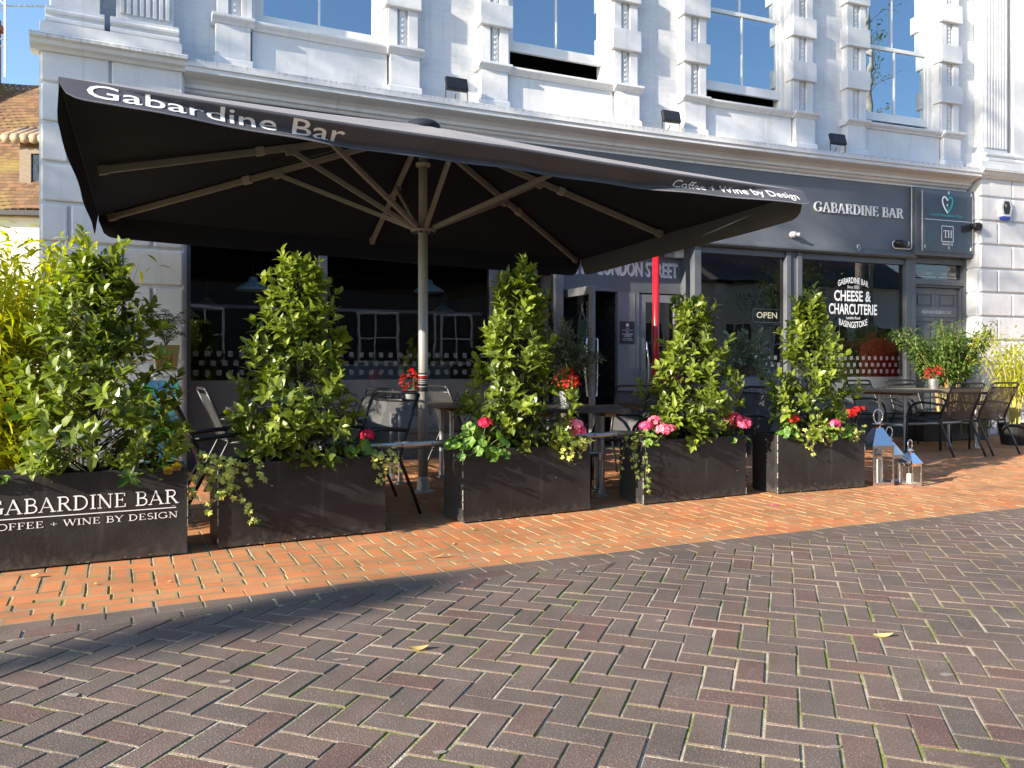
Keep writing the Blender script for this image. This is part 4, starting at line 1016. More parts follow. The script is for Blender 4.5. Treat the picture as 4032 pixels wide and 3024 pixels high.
# red arched cabinet in the right-hand window, on a plinth
t = at('red_cabinet', 'arched red cabinet with black side standing inside the right shop window', 'cabinet', 9.98, -0.40, 0.05)
mb = MB(); a_ = arc(0, 1.27, .42, .22, 0, 180, 14); mb.prism_y([(-.42, .45), (.42, .45)] + a_, -.25, .30); mb.build('body', M['red_dull'], t, bevel=.015)
mb = MB(); mb.box(-.06, .06, -.1, .05, 1.48, 1.58); mb.build('chimney', M['red_dull'], t, bevel=.01)
mb = MB(); mb.box(-.98, -.425, -.22, .28, .45, 1.28); mb.build('dark_side', M['black_plastic'], t, bevel=.01)
mb = MB(); mb.box(-1.0, .44, -.27, .32, 0, .445); mb.build('plinth', M['dark_in'], t)
mb = MB(); mb.box(-.33, .33, -.262, -.252, 1.12, 1.14); mb.box(-.33, .33, -.262, -.252, .6, .62); mb.build('rib', M['red_dull'], t)

# ------------------------------------------------------------------ the big parasol
UA, UB, UZ, UAP = 2.562, 1.77, 2.47, 3.15
um = thing('parasol', 'large charcoal rectangular parasol with lettered valance over the terrace', 'parasol', (-0.764, 6.76, 0), R(90 - 65.26))
ez = lambda x, y: UZ - 0.022 * x - 0.026 * y
def edge_pt(side, p):                                           # p from -1 to 1 along a side, counted left to right as seen from outside
    x, y = {0: (p * UA, -UB), 1: (UA, p * UB), 2: (-p * UA, UB), 3: (-UA, -p * UB)}[side]
    sag = 0.012 * abs(math.sin(math.pi * p)) * (1 - 0.3 * abs(p))
    return Vector((x, y, ez(x, y) - sag))
OUT = {0: Vector((0, -1, 0)), 1: Vector((1, 0, 0)), 2: Vector((0, 1, 0)), 3: Vector((-1, 0, 0))}
NP, NR = 40, 14
def canopy_sheet(dz, inset_):
    mb = MB(); V = []; F = []
    ap = Vector((0, 0, UAP + dz))
    for side in range(4):
        o = len(V)
        for i in range(NP + 1):
            p = -1 + 2 * i / NP; e_ = edge_pt(side, p); e_ = e_ - Vector((math.copysign(inset_, e_.x) if abs(e_.x) > .1 else 0, math.copysign(inset_, e_.y) if abs(e_.y) > .1 else 0, 0))
            for j in range(NR + 1):
                t = 0.05 + 0.95 * j / NR
                P = ap * (1 - t) + (e_ + Vector((0, 0, dz))) * t
                wv = abs(math.sin(math.pi * p))
                P.z -= 0.015 * wv * math.sin(math.pi * t) * t + 0.008 * math.sin(math.pi * t)
                P.z += 0.006 * math.sin(9 * p + 4 * t + side) * t * (1 - t) * 4
                V.append(P)
        for i in range(NP):
            for j in range(NR):
                a_ = o + i * (NR + 1) + j; F.append((a_, a_ + 1, a_ + NR + 2, a_ + NR + 1))
    mb.add(V, F); return mb
canopy_sheet(0, 0).build('canopy', M['canopy'], um, smooth=True, recalc=False)
canopy_sheet(-0.006, 0.004).build('canopy_underside', M['dark_canvas'], um, smooth=True, recalc=False)  # second sheet for the canvas underside, its shade carried by the colour
def val_pt(side, p, q, off=0.0, H=0.20):
    e_ = edge_pt(side, p); o = OUT[side]
    ap = abs(p); h = H
    r_ = 0.05 if side in (0, 2) else 0.08
    if ap > 1 - r_: h = H * (0.25 + 0.75 * math.sqrt(max(0, 1 - ((ap - 1 + r_) / r_) ** 2)))
    if side == 0:
        c = min(0.80, 1.25 * max(0.0, 1 - ap ** 1.1)) + 0.03 * math.sin(7 * p) * (1 - ap)
        L1 = min(q, c) * h; L2 = max(0.0, q - c) * h
        wv = 0.012 * math.sin(23 * p + 1) * q
        out = 0.25 * min(q, 0.12) * h - 0.85 * max(0, L1 - .12 * h) + 0.70 * L2 + wv
        P = e_ + o * (out + off) + Vector((0, 0, -(0.62 * L1 + 0.72 * L2)))
    else:
        d = q * h
        P = e_ + o * (0.10 * d + 0.006 * math.sin(8 * p + side) * q + off) + Vector((0, 0, -d))
    return P
for side in range(4):
    mb = MB(); V = []; F = []; n = 120 if side in (0, 2) else 80; m = 14
    for i in range(n + 1):
        p = -1 + 2 * i / n
        for j in range(m + 1): V.append(val_pt(side, p, j / m))
    for i in range(n):
        for j in range(m):
            a_ = i * (m + 1) + j; F.append((a_, a_ + 1, a_ + m + 2, a_ + m + 1))
    mb.add(V, F)
    v_ = mb.build('valance', M['valance'] if side in (0, 1) else M['dark_canvas'], um, smooth=True, recalc=False)  # back and left valances use the canvas with shade in its colour
    if side == 0:
        mb = MB()
        def fn(x, z):
            p = x / UA; q = min(.995, max(0.005, 1 - z / 0.20)); P = val_pt(0, p, q)
            nn = (val_pt(0, p + .002, q) - val_pt(0, p - .002, q)).cross(val_pt(0, p, q + .004) - val_pt(0, p, q - .004)).normalized()
            if nn.y > 0: nn = -nn
            return P + nn * .003
        def dense(t, x0, x1, z0, cap, bold):
            V, Fc = text_flat(t, bold)
            lo = min(v[0] for v in V); hi = max(v[0] for v in V); ch = cap_height()
            me = bpy.data.meshes.new('t'); me.from_pydata([(x0 + (x - lo) / (hi - lo) * (x1 - x0), z0 + y / ch * cap, 0) for x, y in V], [], Fc)
            bm = bmesh.new(); bm.from_mesh(me)
            for k in range(1, 12):
                zc = z0 + cap * (k / 9.0 - 0.3)
                bmesh.ops.bisect_plane(bm, geom=bm.verts[:] + bm.edges[:] + bm.faces[:], plane_co=(0, zc, 0), plane_no=(0, 1, 0))
            mb.add([fn(v.co.x, v.co.y) for v in bm.verts], [tuple(v.index for v in f.verts) for f in bm.faces] if not bm.verts.index_update() else [])
            bm.free(); bpy.data.meshes.remove(me)
        dense('Gabardine Bar', -2.43, -1.06, 0.045, 0.125, 0.006)
        dense('Coffee + Wine by Design', 1.35, 2.44, 0.062, 0.078, 0.004)
        mb.build('valance_lettering', M['letter'], v_, recalc=False)
        mb = MB()
        for i in range(n):
            p, p2 = -1 + 2 * i / n, -1 + 2 * (i + 1) / n
            mb.quad(val_pt(0, p, .93, .0015), val_pt(0, p2, .93, .0015), val_pt(0, p2, .955, .0015), val_pt(0, p, .955, .0015))
        mb.build('hem_stitching', M['canopy'], v_, recalc=False)
mb = MB(); mb.lathe([(.15, UAP - .055), (.15, UAP - .01), (.12, UAP + .02), (.0, UAP + .035)], 24); mb.build('vent_cap', M['dark_canvas'], um, smooth=True)
mb = MB(); mb.tube([(0, 0, 0), (0, 0, 2.27)], .0415, 24); mb.build('pole', M['alu'], um, smooth=True)
mb = MB(); mb.tube([(0, 0, 2.27), (0, 0, UAP - .06)], .0375, 24); mb.build('upper_pole', M['taupe'], um, smooth=True)
mb = MB(); mb.lathe([(.10, 0), (.10, .012), (.055, .016), (.048, .12), (.0425, .13)], 24); mb.build('base_plate', M['alu'], um)
mb = MB(); mb.lathe([(.0422, .86), (.0422, 1.02)], 24, closed=False); st = mb.build('sticker', M['black_plastic'], um, smooth=True, recalc=False)
mb = MB()
for z0, z1 in ((.995, 1.005), (.96, .965), (.945, .95), (.93, .935), (.90, .905)): mb.lathe([(.0425, z0), (.0425, z1)], 24, closed=False)
mb.build('sticker_lines', M['letter_grey'], st, recalc=False)
mb = MB(); mb.lathe([(.0428, .975), (.0428, .99)], 24, closed=False); mb.build('sticker_lines', M['red_paint'], st, recalc=False)
hub = MB(); hub.lathe([(.045, 2.225), (.105, 2.228), (.108, 2.236), (.105, 2.246), (.06, 2.25), (.045, 2.28)], 28)
hb = hub.build('hub_ring', M['taupe'], um)
mb = MB()
for k in range(12):
    a_ = 2 * math.pi * k / 12; mb.lathe([(.008, 0), (.008, .018)], 6, (.088 * math.cos(a_), .088 * math.sin(a_), 2.208))
mb.build('bolt', M['black_metal'], hb)
mb = MB(); mb.lathe([(.04, 2.79), (.062, 2.792), (.064, 2.815), (.055, 2.825), (.04, 2.83)], 24); mb.build('upper_collar', M['alu'], um)
for (x, y) in ((-UA, -UB), (UA, -UB), (UA, UB), (-UA, UB), (0, -UB), (UA, 0), (0, UB), (-UA, 0)):
    p0 = Vector((0, 0, UAP - .075)) + Vector((x, y, 0)).normalized() * .06; p1 = Vector((x * .965, y * .965, ez(x, y) + (UAP - UZ) * .035 - .055))
    mid = p0.lerp(p1, .43)
    mb = MB(); mb.bar(p0, p1, .036, .050); rb = mb.build('rib', M['taupe'], um, bevel=.004)
    mb = MB(); mb.bar(p0.lerp(p1, .52), p0.lerp(p1, .545), .050, .063); mb.build('rib_clip', M['alu'], rb)
    mb = MB(); mb.bar(p0.lerp(p1, .975), p1, .048, .06); mb.build('rib_tip', M['taupe'], rb)
    h0 = Vector((x, y, 0)).normalized() * .085; h0.z = 2.262
    mb = MB(); mb.bar(h0, mid - Vector((0, 0, .03)), .032, .038); mb.build('strut', M['taupe'], um, bevel=.003)
    mb = MB(); mb.bar(mid - (p1 - p0).normalized() * .05 - Vector((0, 0, .03)), mid + (p1 - p0).normalized() * .05 - Vector((0, 0, .03)), .052, .05); mb.build('strut_bracket', M['taupe'], rb)

# ------------------------------------------------------------------ planters
PL = [((-2.80, 3.998), (-1.846, 4.479)), ((-1.717, 4.593), (-0.816, 5.085)), ((-0.334, 5.357), (0.583, 5.862)), ((1.015, 6.08), (1.954, 6.567)), ((2.233, 6.615), (3.137, 7.0))]
PLAB = ['black planter box lettered GABARDINE BAR COFFEE + WINE BY DESIGN, at the left edge', 'plain black planter box with ivy at both ends, beside the lettered one', 'black planter box with crimson geranium left and pink geranium right, right of the parasol pole',
        'black planter box with a pink geranium at each end, fourth in the row', 'black planter box next to the steel lanterns, with scarlet geraniums']
PLN = []
for (A, B), lb in zip(PL, PLAB):
    A = Vector((A[0], A[1], 0)); B = Vector((B[0], B[1], 0)); w = (B - A).length; ang = math.atan2(B.y - A.y, B.x - A.x); D = 0.32; Hh = 0.50
    t = thing('planter', lb, 'planter', A.lerp(B, .5), ang, 'black planter boxes along the terrace edge')
    mb = MB(); x = w / 2; tk = .02
    mb.box(-x, x, 0, tk, .008, Hh); mb.box(-x, x, D - tk, D, .008, Hh); mb.box(-x, -x + tk, tk, D - tk, .008, Hh); mb.box(x - tk, x, tk, D - tk, .008, Hh); mb.box(-x + tk, x - tk, tk, D - tk, .03, .06)
    mb.build('box', M['planter'], t, bevel=.004)
    mb = MB(); mb.box(-x + tk + .001, x - tk - .001, tk + .001, D - tk - .001, .061, .455); mb.build('soil', M['soil'], t)
    mb = MB(); r2 = random.Random(len(PLN))
    for cx, y in ((-x, -.0005), (x, -.0005)):
        z = .01
        while z < Hh:
            h = r2.uniform(.01, .06)
            if r2.random() < (.75 if cx < 0 else .3) : mb.box(cx - .0015, cx + .0035 if cx < 0 else cx + .0015, y - .0012, y + .006, z, min(z + h, Hh - .002))
            z += h + r2.uniform(.0, .02)
    for k in range(14):
        xx = r2.uniform(-x, x); z = r2.choice([.01, .012, .02, r2.uniform(.05, .48)]); ln = r2.uniform(.004, .02); mb.quad((xx, -.0012, z), (xx + ln, -.0012, z + r2.uniform(-.003, .003)), (xx + ln, -.0012, z + .004), (xx, -.0012, z + .003))
    mb.build('worn_edge', M['edge_wear'], t, recalc=False)
    PLN.append((t, A, B, ang, w))
t, A, B, ang, w = PLN[0]
mb = MB(); x1 = w / 2 - .055; x0 = -w / 2 + .105; fn = lambda x, z, k=0: (x, -.0015 - k, z)
put_serif(mb, 'GABARDINE BAR', x0, x1, .298, .077, fn)
put_serif(mb, 'COFFEE + WINE BY DESIGN', x0, x1, .218, .034, fn)
mb.quad((x0, -.0015, .272), (x1 - .005, -.0015, .272), (x1 - .005, -.0015, .277), (x0, -.0015, .277))
mb.build('planter_lettering', M['letter'], t, recalc=False)

# ------------------------------------------------------------------ plants
def leaf(mb, p, d, up, L, Wd, a, fold=.22, curl=.18):
    d = d.normalized(); sd = d.cross(up)
    if sd.length < 1e-4: sd = d.orthogonal()
    sd.normalize(); u = sd.cross(d)
    m1 = p + d * L * .35 - u * 0.0; m2 = p + d * L * .70 - u * curl * L * .25; tip = p + d * L - u * curl * L
    l1 = m1 + sd * Wd * .48 + u * fold * Wd; r1 = m1 - sd * Wd * .48 + u * fold * Wd
    l2 = m2 + sd * Wd * .40 + u * fold * Wd * .8; r2 = m2 - sd * Wd * .40 + u * fold * Wd * .8
    mb.add([p, l1, m1, r1, l2, m2, r2, tip], [(0, 2, 1), (0, 3, 2), (1, 2, 5, 4), (2, 3, 6, 5), (4, 5, 7), (5, 6, 7)], a)
def rv(r): 
    while True:
        v = Vector((r.uniform(-1, 1), r.uniform(-1, 1), r.uniform(-1, 1)))
        if .05 < v.length < 1: return v.normalized()
def laurel(label, X, Y, z0, h, rad, seed, twigs=210, lean=(0, 0), squash=.75):
    r = random.Random(seed)
    t = thing('laurel_shrub', label, 'shrub', (X, Y, z0), R(25), 'cone shaped laurels in the planters')
    ph = [r.uniform(0, 6.28) for _ in range(4)]
    def rr(hh, a):
        base = min(1, .62 + hh * 1.6) if hh < .25 else 1.02 - .90 * ((hh - .25) / .75) ** 1.05
        return rad * base * (1 + .24 * math.sin(2 * a + ph[0] + 7 * hh) + .18 * math.sin(3 * a + ph[1] - 12 * hh) + .10 * math.sin(5 * a + ph[2] + 19 * hh))
    mb = MB(); br = MB()
    ax = lambda hh: Vector((lean[0] * hh * h, lean[1] * hh * h, hh * h))
    br.tube([ax(0) - Vector((0, 0, .02)), ax(.5), ax(.97)], [.014, .010, .004], 7)
    for k in range(twigs):
        hh = r.random() ** 1.15 * .97; a = r.uniform(0, 6.283); q = r.uniform(.35, 1.0) if r.random() < .4 else r.uniform(.75, 1.05)
        R_ = rr(hh, a) * q
        P = ax(hh) + Vector((math.cos(a) * R_, math.sin(a) * R_ * squash, 0))
        d = (Vector((math.cos(a), math.sin(a), 0)) * (.9 - .5 * hh) + Vector((0, 0, .40 + .6 * hh)) + rv(r) * .5).normalized()
        n = r.randint(5, 9); Lt = r.uniform(.06, .13)
        if r.random() < .10: Lt = r.uniform(.16, .26); n += 5; d = (d + Vector((0, 0, .9))).normalized()
        b0 = ax(max(0, hh - .10 - .05 * r.random())); br.tube([b0, b0.lerp(P, .6) + Vector((0, 0, .01)), P + d * Lt], [.004, .003, .0015], 4, False)
        tone = min(1, max(0, r.gauss(.45, .18) + .15 * (q - .7) + .15 * hh))  # inner shade put into the tone: deep and low leaves darker
        sd = d.orthogonal().normalized(); w_ = d.cross(sd)
        a0 = r.uniform(0, 6.28)
        for i in range(n):
            f = (i + .3) / n; an = a0 + i * 2.4
            rad_d = sd * math.cos(an) + w_ * math.sin(an)
            op = .95 - .55 * f
            dl_ = (d * (1 - op * .75) + rad_d * op + Vector((0, 0, .08))).normalized()
            up = (d * .9 + Vector((0, 0, .5)) - rad_d * .2 + rv(r) * .25)
            L = r.uniform(.066, .118) * (1 - .28 * f); 
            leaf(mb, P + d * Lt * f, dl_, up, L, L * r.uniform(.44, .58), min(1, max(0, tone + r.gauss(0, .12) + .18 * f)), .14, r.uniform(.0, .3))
    for i in range(9):                                          # the leading shoot at the top
        f = i / 8; an = i * 2.4; d = Vector((0, 0, 1)); rd = Vector((math.cos(an), math.sin(an), 0))
        leaf(mb, ax(.93 + .07 * f), (rd * (.8 - .5 * f) + d * (.5 + f)), d - rd * .3, .075, .028, .75)
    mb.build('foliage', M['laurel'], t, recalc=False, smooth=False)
    br.build('stem', M['laurel_stem'], t, recalc=False)
    return t
def on_planter(i, x, y=.16, z=.45):
    t, A, B, ang, w = PLN[i]; c = A.lerp(B, .5)
    return c.x + x * math.cos(ang) - y * math.sin(ang), c.y + x * math.sin(ang) + y * math.cos(ang), z
def onp(i, s):                                                  # planter-local x of a street coordinate s
    t, A, B, ang, w = PLN[i]; sA, _ = unbend(A.x, A.y); sB, _ = unbend(B.x, B.y); return ((s - sA) / (sB - sA) - .5) * w
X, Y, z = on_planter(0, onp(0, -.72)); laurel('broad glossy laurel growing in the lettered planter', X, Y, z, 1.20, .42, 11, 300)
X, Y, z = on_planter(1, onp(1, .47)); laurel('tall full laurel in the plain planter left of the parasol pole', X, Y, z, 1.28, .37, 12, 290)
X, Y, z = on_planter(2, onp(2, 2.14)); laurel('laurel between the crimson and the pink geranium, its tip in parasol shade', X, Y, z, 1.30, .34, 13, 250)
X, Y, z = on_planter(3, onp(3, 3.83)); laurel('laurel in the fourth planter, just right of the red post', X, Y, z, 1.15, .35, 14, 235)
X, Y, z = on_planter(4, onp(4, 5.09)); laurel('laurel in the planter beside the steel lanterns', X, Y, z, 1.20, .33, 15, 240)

def geranium(label, i, x, y, spread, nl, heads, seed, size=.032, lift=.0):
    r = random.Random(seed); X, Y, z = on_planter(i, x, y)
    t = thing('geranium', label, 'geranium', (X, Y, z), PLN[i][3], 'geraniums in the planters')
    mb = MB(); st = MB()
    for k in range(nl):
        a = r.uniform(0, 6.28); q = math.sqrt(r.random()); c = Vector((math.cos(a) * q * spread, math.sin(a) * q * spread * .8 - .04, r.uniform(-.02, .14 + lift) * (1.1 - .6 * q) + .02))
        nrm = (Vector((math.cos(a) * .6, math.sin(a) * .6 - .45, .8)) + rv(r) * .5).normalized(); sd = nrm.orthogonal().normalized(); w_ = nrm.cross(sd); rad = size * r.uniform(.7, 1.35)
        pts = []
        for j in range(15):
            an = .35 + (2 * math.pi - .7) * j / 14; rr = rad * (1 + .10 * math.cos(an * 5)) * (1 if .2 < j / 14 < .8 else .93)
            pts.append(c + (sd * math.cos(an) + w_ * math.sin(an)) * rr + nrm * (.22 * rad * math.cos(an * 5 + 1) * .5 + .16 * rad))
        mb.add([c] + pts, [(0, j + 1, j + 2) for j in range(14)], min(1, max(0, r.gauss(.5, .22))))
        st.tube([(c.x * .3, c.y * .3, -.03), c * .7, c], .0022, 4, False)
    mb.build('foliage', M['geranium_leaf'], t, recalc=False)
    for hx, hy, hz, hr, mt in heads:
        hy -= .05; hr *= 1.16; hz += .01
        st.tube([(hx * .3, hy * .3, 0), (hx * .8, hy * .8, hz * .6), (hx, hy, hz - hr * .5)], .0028, 5, False)
        hm = MB(); c = Vector((hx, hy, hz))
        for k in range(30):
            n_ = rv(r); n_.z = abs(n_.z) * .9 - .15 if n_.z < -.3 else n_.z; n_.normalize(); f = c + Vector((n_.x, n_.y, n_.z * .78)) * hr * r.uniform(.75, 1)
            sd = n_.orthogonal().normalized(); w_ = n_.cross(sd); tone = r.random()
            for j in range(5):
                an = 1.2566 * j + k; d_ = sd * math.cos(an) + w_ * math.sin(an); e_ = sd * math.cos(an + .62) + w_ * math.sin(an + .62); g_ = sd * math.cos(an - .62) + w_ * math.sin(an - .62); pr = hr * .42
                hm.add([f, f + g_ * pr * .75 + n_ * .002, f + d_ * pr + n_ * pr * .15, f + e_ * pr * .75 + n_ * .002], [(0, 1, 2, 3)], min(1, max(0, tone + r.uniform(-.25, .25))))
        hm.build('flower_head', M[mt], t, recalc=False)
    st.build('stem', M['green_stem'], t, recalc=False)
geranium('crimson geranium with a single head at the right end of the plain planter', 1, onp(1, .86), .10, .14, 22, [(.02, -.06, .17, .040, 'petal_crimson')], 21)
geranium('large leaved geranium with one crimson head at the left end of its planter', 2, onp(2, 1.74), .10, .24, 46, [(.03, -.05, .22, .042, 'petal_crimson')], 22, .042, .04)
geranium('geranium with two pink heads right of the laurel, above golden ivy', 2, onp(2, 2.56), .10, .12, 16, [(-.02, -.06, .18, .052, 'petal_pink'), (.03, -.03, .135, .05, 'petal_magenta')], 23)
geranium('geranium with four pale pink heads leaning over the left end of the fourth planter', 3, onp(3, 3.30), .08, .13, 14, [(-.10, -.05, .15, .042, 'petal_magenta'), (.0, -.03, .19, .044, 'petal_pink'), (.03, -.10, .12, .052, 'petal_pink'), (.11, -.07, .12, .045, 'petal_pink'), (-.05, -.02, .15, .035, 'petal_magenta')], 24)
geranium('geranium with three bright pink heads at the right end of the fourth planter', 3, onp(3, 4.20), .08, .13, 14, [(-.05, -.04, .19, .05, 'petal_magenta'), (.03, -.06, .14, .058, 'petal_magenta'), (.08, -.02, .15, .045, 'petal_pink'), (-.08, 0, .16, .04, 'petal_magenta')], 25)
geranium('geranium with one scarlet head at the left end of the lantern side planter', 4, onp(4, 4.74), .10, .14, 24, [(.02, -.05, .17, .040, 'petal_red')], 26)
geranium('geranium with one small pink head below the laurel of the lantern side planter', 4, onp(4, 5.17), .03, .10, 14, [(.0, -.04, .12, .045, 'petal_magenta')], 27)
geranium('geranium with scarlet heads at the right end, close to the lanterns', 4, onp(4, 5.42), .08, .17, 30, [(-.03, -.06, .20, .048, 'petal_red'), (.08, -.02, .23, .035, 'petal_red'), (.17, 0, .24, .024, 'petal_red')], 28)

def ivy(label, i, x, y, trails, seed, tone=.55, size=.026, spread=.1, n_top=20):
    r = random.Random(seed); X, Y, z = on_planter(i, x, y, .48)
    t = thing('trailing_ivy', label, 'ivy', (X, Y, z), PLN[i][3], 'ivy trailing over the planters')
    mb = MB(); st = MB()
    def il(c, nrm, sz):
        nrm = nrm.normalized(); sd = nrm.orthogonal().normalized(); w_ = nrm.cross(sd); a0 = r.uniform(0, 6.28)
        prof = [(0, 1.15), (.5, .55), (1.05, .85), (1.6, .5), (2.3, .65), (3.14, .25), (-2.3, .65), (-1.6, .5), (-1.05, .85), (-.5, .55)]
        pts = [c + (sd * math.cos(a + a0) + w_ * math.sin(a + a0)) * q * sz for a, q in prof]
        mb.add([c + nrm * sz * .15] + pts, [(0, j + 1, (j + 1) % 10 + 1) for j in range(10)], min(1, max(0, r.gauss(tone, .25))))
    for k in range(n_top):
        il(Vector((r.uniform(-spread, spread), r.uniform(-.14, .05), r.uniform(-.03, .09))), Vector((0, -.5, .8)) + rv(r) * .6, size * r.uniform(.7, 1.3))
    for (dx, dy, L) in trails:
        p = Vector((dx, dy + .02, .02)); pts = [p.copy()]; m = max(4, int(L / .035)); vx = r.uniform(-.012, .012)
        for k in range(m):
            step = L / m
            vx += r.uniform(-.008, .008)
            p = p + (Vector((vx, -.035, -.005)) if k == 0 and dy > -.2 else Vector((vx, r.uniform(-.006, .006), -step)))
            pts.append(p.copy())
            for _ in range(r.randint(1, 3)):
                il(p + rv(r) * .025, Vector((0, -1, .35)) + rv(r) * .7, size * r.uniform(.6, 1.15))
        st.tube(pts, .0022, 4, False)
    mb.build('foliage', M['ivy'], t, recalc=False); st.build('stem', M['bark'], t, recalc=False)
ivy('golden ivy spilling down the gap at the left end of the plain planter', 1, onp(1, .02), .03, [(-.10, -.05, .38), (-.14, -.02, .45), (-.05, -.06, .22), (.03, -.06, .28), (.10, -.06, .14), (-.12, .06, .40), (.16, -.06, .10)], 31, .55, .030, .18, 34)
ivy('small pale ivy at the right end of the plain planter by the rail', 1, onp(1, 1.0), .03, [(.0, -.05, .20), (.05, -.03, .12), (-.04, -.05, .08)], 32, .75, .024, .10, 26)
ivy('golden ivy below the two pink geranium heads', 2, onp(2, 2.52), .03, [(-.08, -.05, .09), (.0, -.05, .13), (.07, -.05, .08)], 33, .85, .026, .12, 34)
ivy('long dark ivy hanging at the left corner of the fourth planter', 3, onp(3, 3.20), .06, [(-.06, .0, .34), (-.03, -.08, .44), (-.09, .05, .30), (-.05, .03, .25)], 34, .25, .026, .08, 16)
ivy('golden ivy draped over the front of the lantern side planter', 4, onp(4, 4.98), .03, [(-.14, -.05, .14), (-.08, -.05, .20), (0, -.05, .10), (.08, -.05, .15), (.16, -.05, .08)], 35, .75, .024, .22, 50)
ivy('pale ivy sprigs at the right of the scarlet geraniums', 4, onp(4, 5.50), .03, [(-.05, -.05, .08), (.03, -.04, .06)], 36, .7, .022, .10, 18)
for lb, x in (('yellow and brown pansy at the right corner of the lettered planter', .475), ('yellow rimmed dark pansy at the left end of the lettered planter', -.40)):
    X, Y, z = on_planter(0, x, .0, .475)
    t = thing('pansy', lb, 'pansy', (X, Y, z), PLN[0][3], 'pansies in the lettered planter'); r = random.Random(int(x * 100)); fl = MB(); lf = MB()
    for hx, hz in ((0, .03), (-.045, .012)):
        c = Vector((hx, -.03, hz))
        for j, (an, q, tn) in enumerate(((90, .017, .9), (150, .016, .8), (30, .016, .85), (215, .015, .25), (325, .015, .2))):
            cc = c + Vector((math.cos(R(an)) * .011, -.002 * j, math.sin(R(an)) * .011)); fl.add([cc] + [cc + Vector((math.cos(k * .7854) * q, -.003, math.sin(k * .7854) * q)) for k in range(8)], [(0, k + 1, (k + 1) % 8 + 1) for k in range(8)], tn)
    for k in range(26): leaf(lf, Vector((r.uniform(-.14, .07), r.uniform(-.02, .10), r.uniform(-.03, .03))), Vector((r.uniform(-1, 1), -.6, r.uniform(-.3, .8))), Vector((0, -.3, 1)), .05, .026, r.random())
    fl.build('flower', M['pansy'], t, recalc=False); lf.build('foliage', M['geranium_leaf'], t, recalc=False)

def bamboo(label, s, n, z0, h, rad, canes, leaves, seed, mat, lmat, lean=.12, L=.10, low=.25, pot=None, wide=1.0, taper=.5, name='bamboo', grp='bamboo clumps', lw=.20):
    r = random.Random(seed); t = at(name, label, 'bamboo' if name == 'bamboo' else 'shrub', s, n, 0, 0, grp)
    cm = MB(); lm = MB()
    for k in range(canes):
        a = r.uniform(0, 6.28); q = math.sqrt(r.random()); b = Vector((math.cos(a) * q * rad * taper * wide, math.sin(a) * q * rad * taper, z0))
        hh = h * r.uniform(.62, 1.0); dx = Vector((math.cos(a) * q * wide, math.sin(a) * q, 0)) * (lean * hh * 2) + Vector((r.gauss(0, .05), r.gauss(0, .05), 0)) * hh
        pts = [b + dx * f * f + Vector((0, 0, hh * f)) for f in (0, .2, .4, .6, .8, 1)]
        cm.tube(pts, [.0065, .006, .0055, .0045, .003, .0015], 5, False)
        for i in range(leaves):
            f = r.uniform(low, 1.0); j = min(4, int(f * 5)); p = pts[j].lerp(pts[j + 1], f * 5 - j)
            a2 = r.uniform(0, 6.28); o = Vector((math.cos(a2), math.sin(a2), r.uniform(-.2, .5))); tw = r.uniform(.02, .14)
            p = p + o * tw
            leaf(lm, p, o * .8 + rv(r) * .6 + Vector((0, 0, -.25)), Vector((0, 0, 1)) + rv(r) * .5, L * r.uniform(.6, 1.25), L * lw * r.uniform(.8, 1.2), min(1, max(0, r.gauss(.5, .22))), .1, .35)
    cm.build('cane', mat, t, recalc=False); lm.build('foliage', lmat, t, recalc=False)
    if pot: pot(t)
    return t
def trough(w, d, h, y=0):
    def f(t):
        mb = MB(); mb.box(-w / 2, w / 2, -d / 2 + y, d / 2 + y, 0, h); mb.build('trough', M['black_plastic'], t, bevel=.012)
    return f
bamboo('tall sunlit yellow bamboo at the left edge behind the lettered planter', -1.42, 3.05, .40, 1.50, .46, 75, 120, 41, M['cane'], M['bamboo_leaf'], .10, .12, .05, trough(.9, .4, .40), 1.0, .8)
bamboo('thin wispy bamboo behind the broad laurel, in front of the white pier', -.92, 2.55, .30, 1.62, .30, 16, 36, 42, M['cane'], M['bamboo_leaf'], .16, .11, .35, trough(.6, .3, .3), 1.0, .7)
bamboo('bamboo with yellow canes in a black pot at the right edge', 10.75, 1.45, .25, 1.40, .30, 34, 40, 43, M['cane'], M['bamboo_leaf'], .22, .10, .40, lambda t: (lambda mb: (mb.lathe([(.15, 0), (.19, .27), (.20, .30), (.17, .30), (.165, .26), (0, .26)], 20), mb.build('pot', M['black_plastic'], t, smooth=False)))(MB()), 1.0, .4)
bamboo('airy green shrub fanning from tan stems behind the right-hand table', 10.50, .60, .42, 1.32, .42, 46, 170, 44, M['twig'], M['bush_leaf'], .20, .066, .45, trough(1.25, .32, .42), 1.15, .30, 'leafy_shrub', 'potted plants by the shopfront', .42)
bamboo('low green shrub in the trough behind the right-hand chairs', 10.75, .85, .10, .75, .40, 22, 46, 45, M['twig'], M['bush_leaf'], .20, .055, .15, None, 1.1, .5, 'leafy_shrub', 'potted plants by the shopfront', .42)
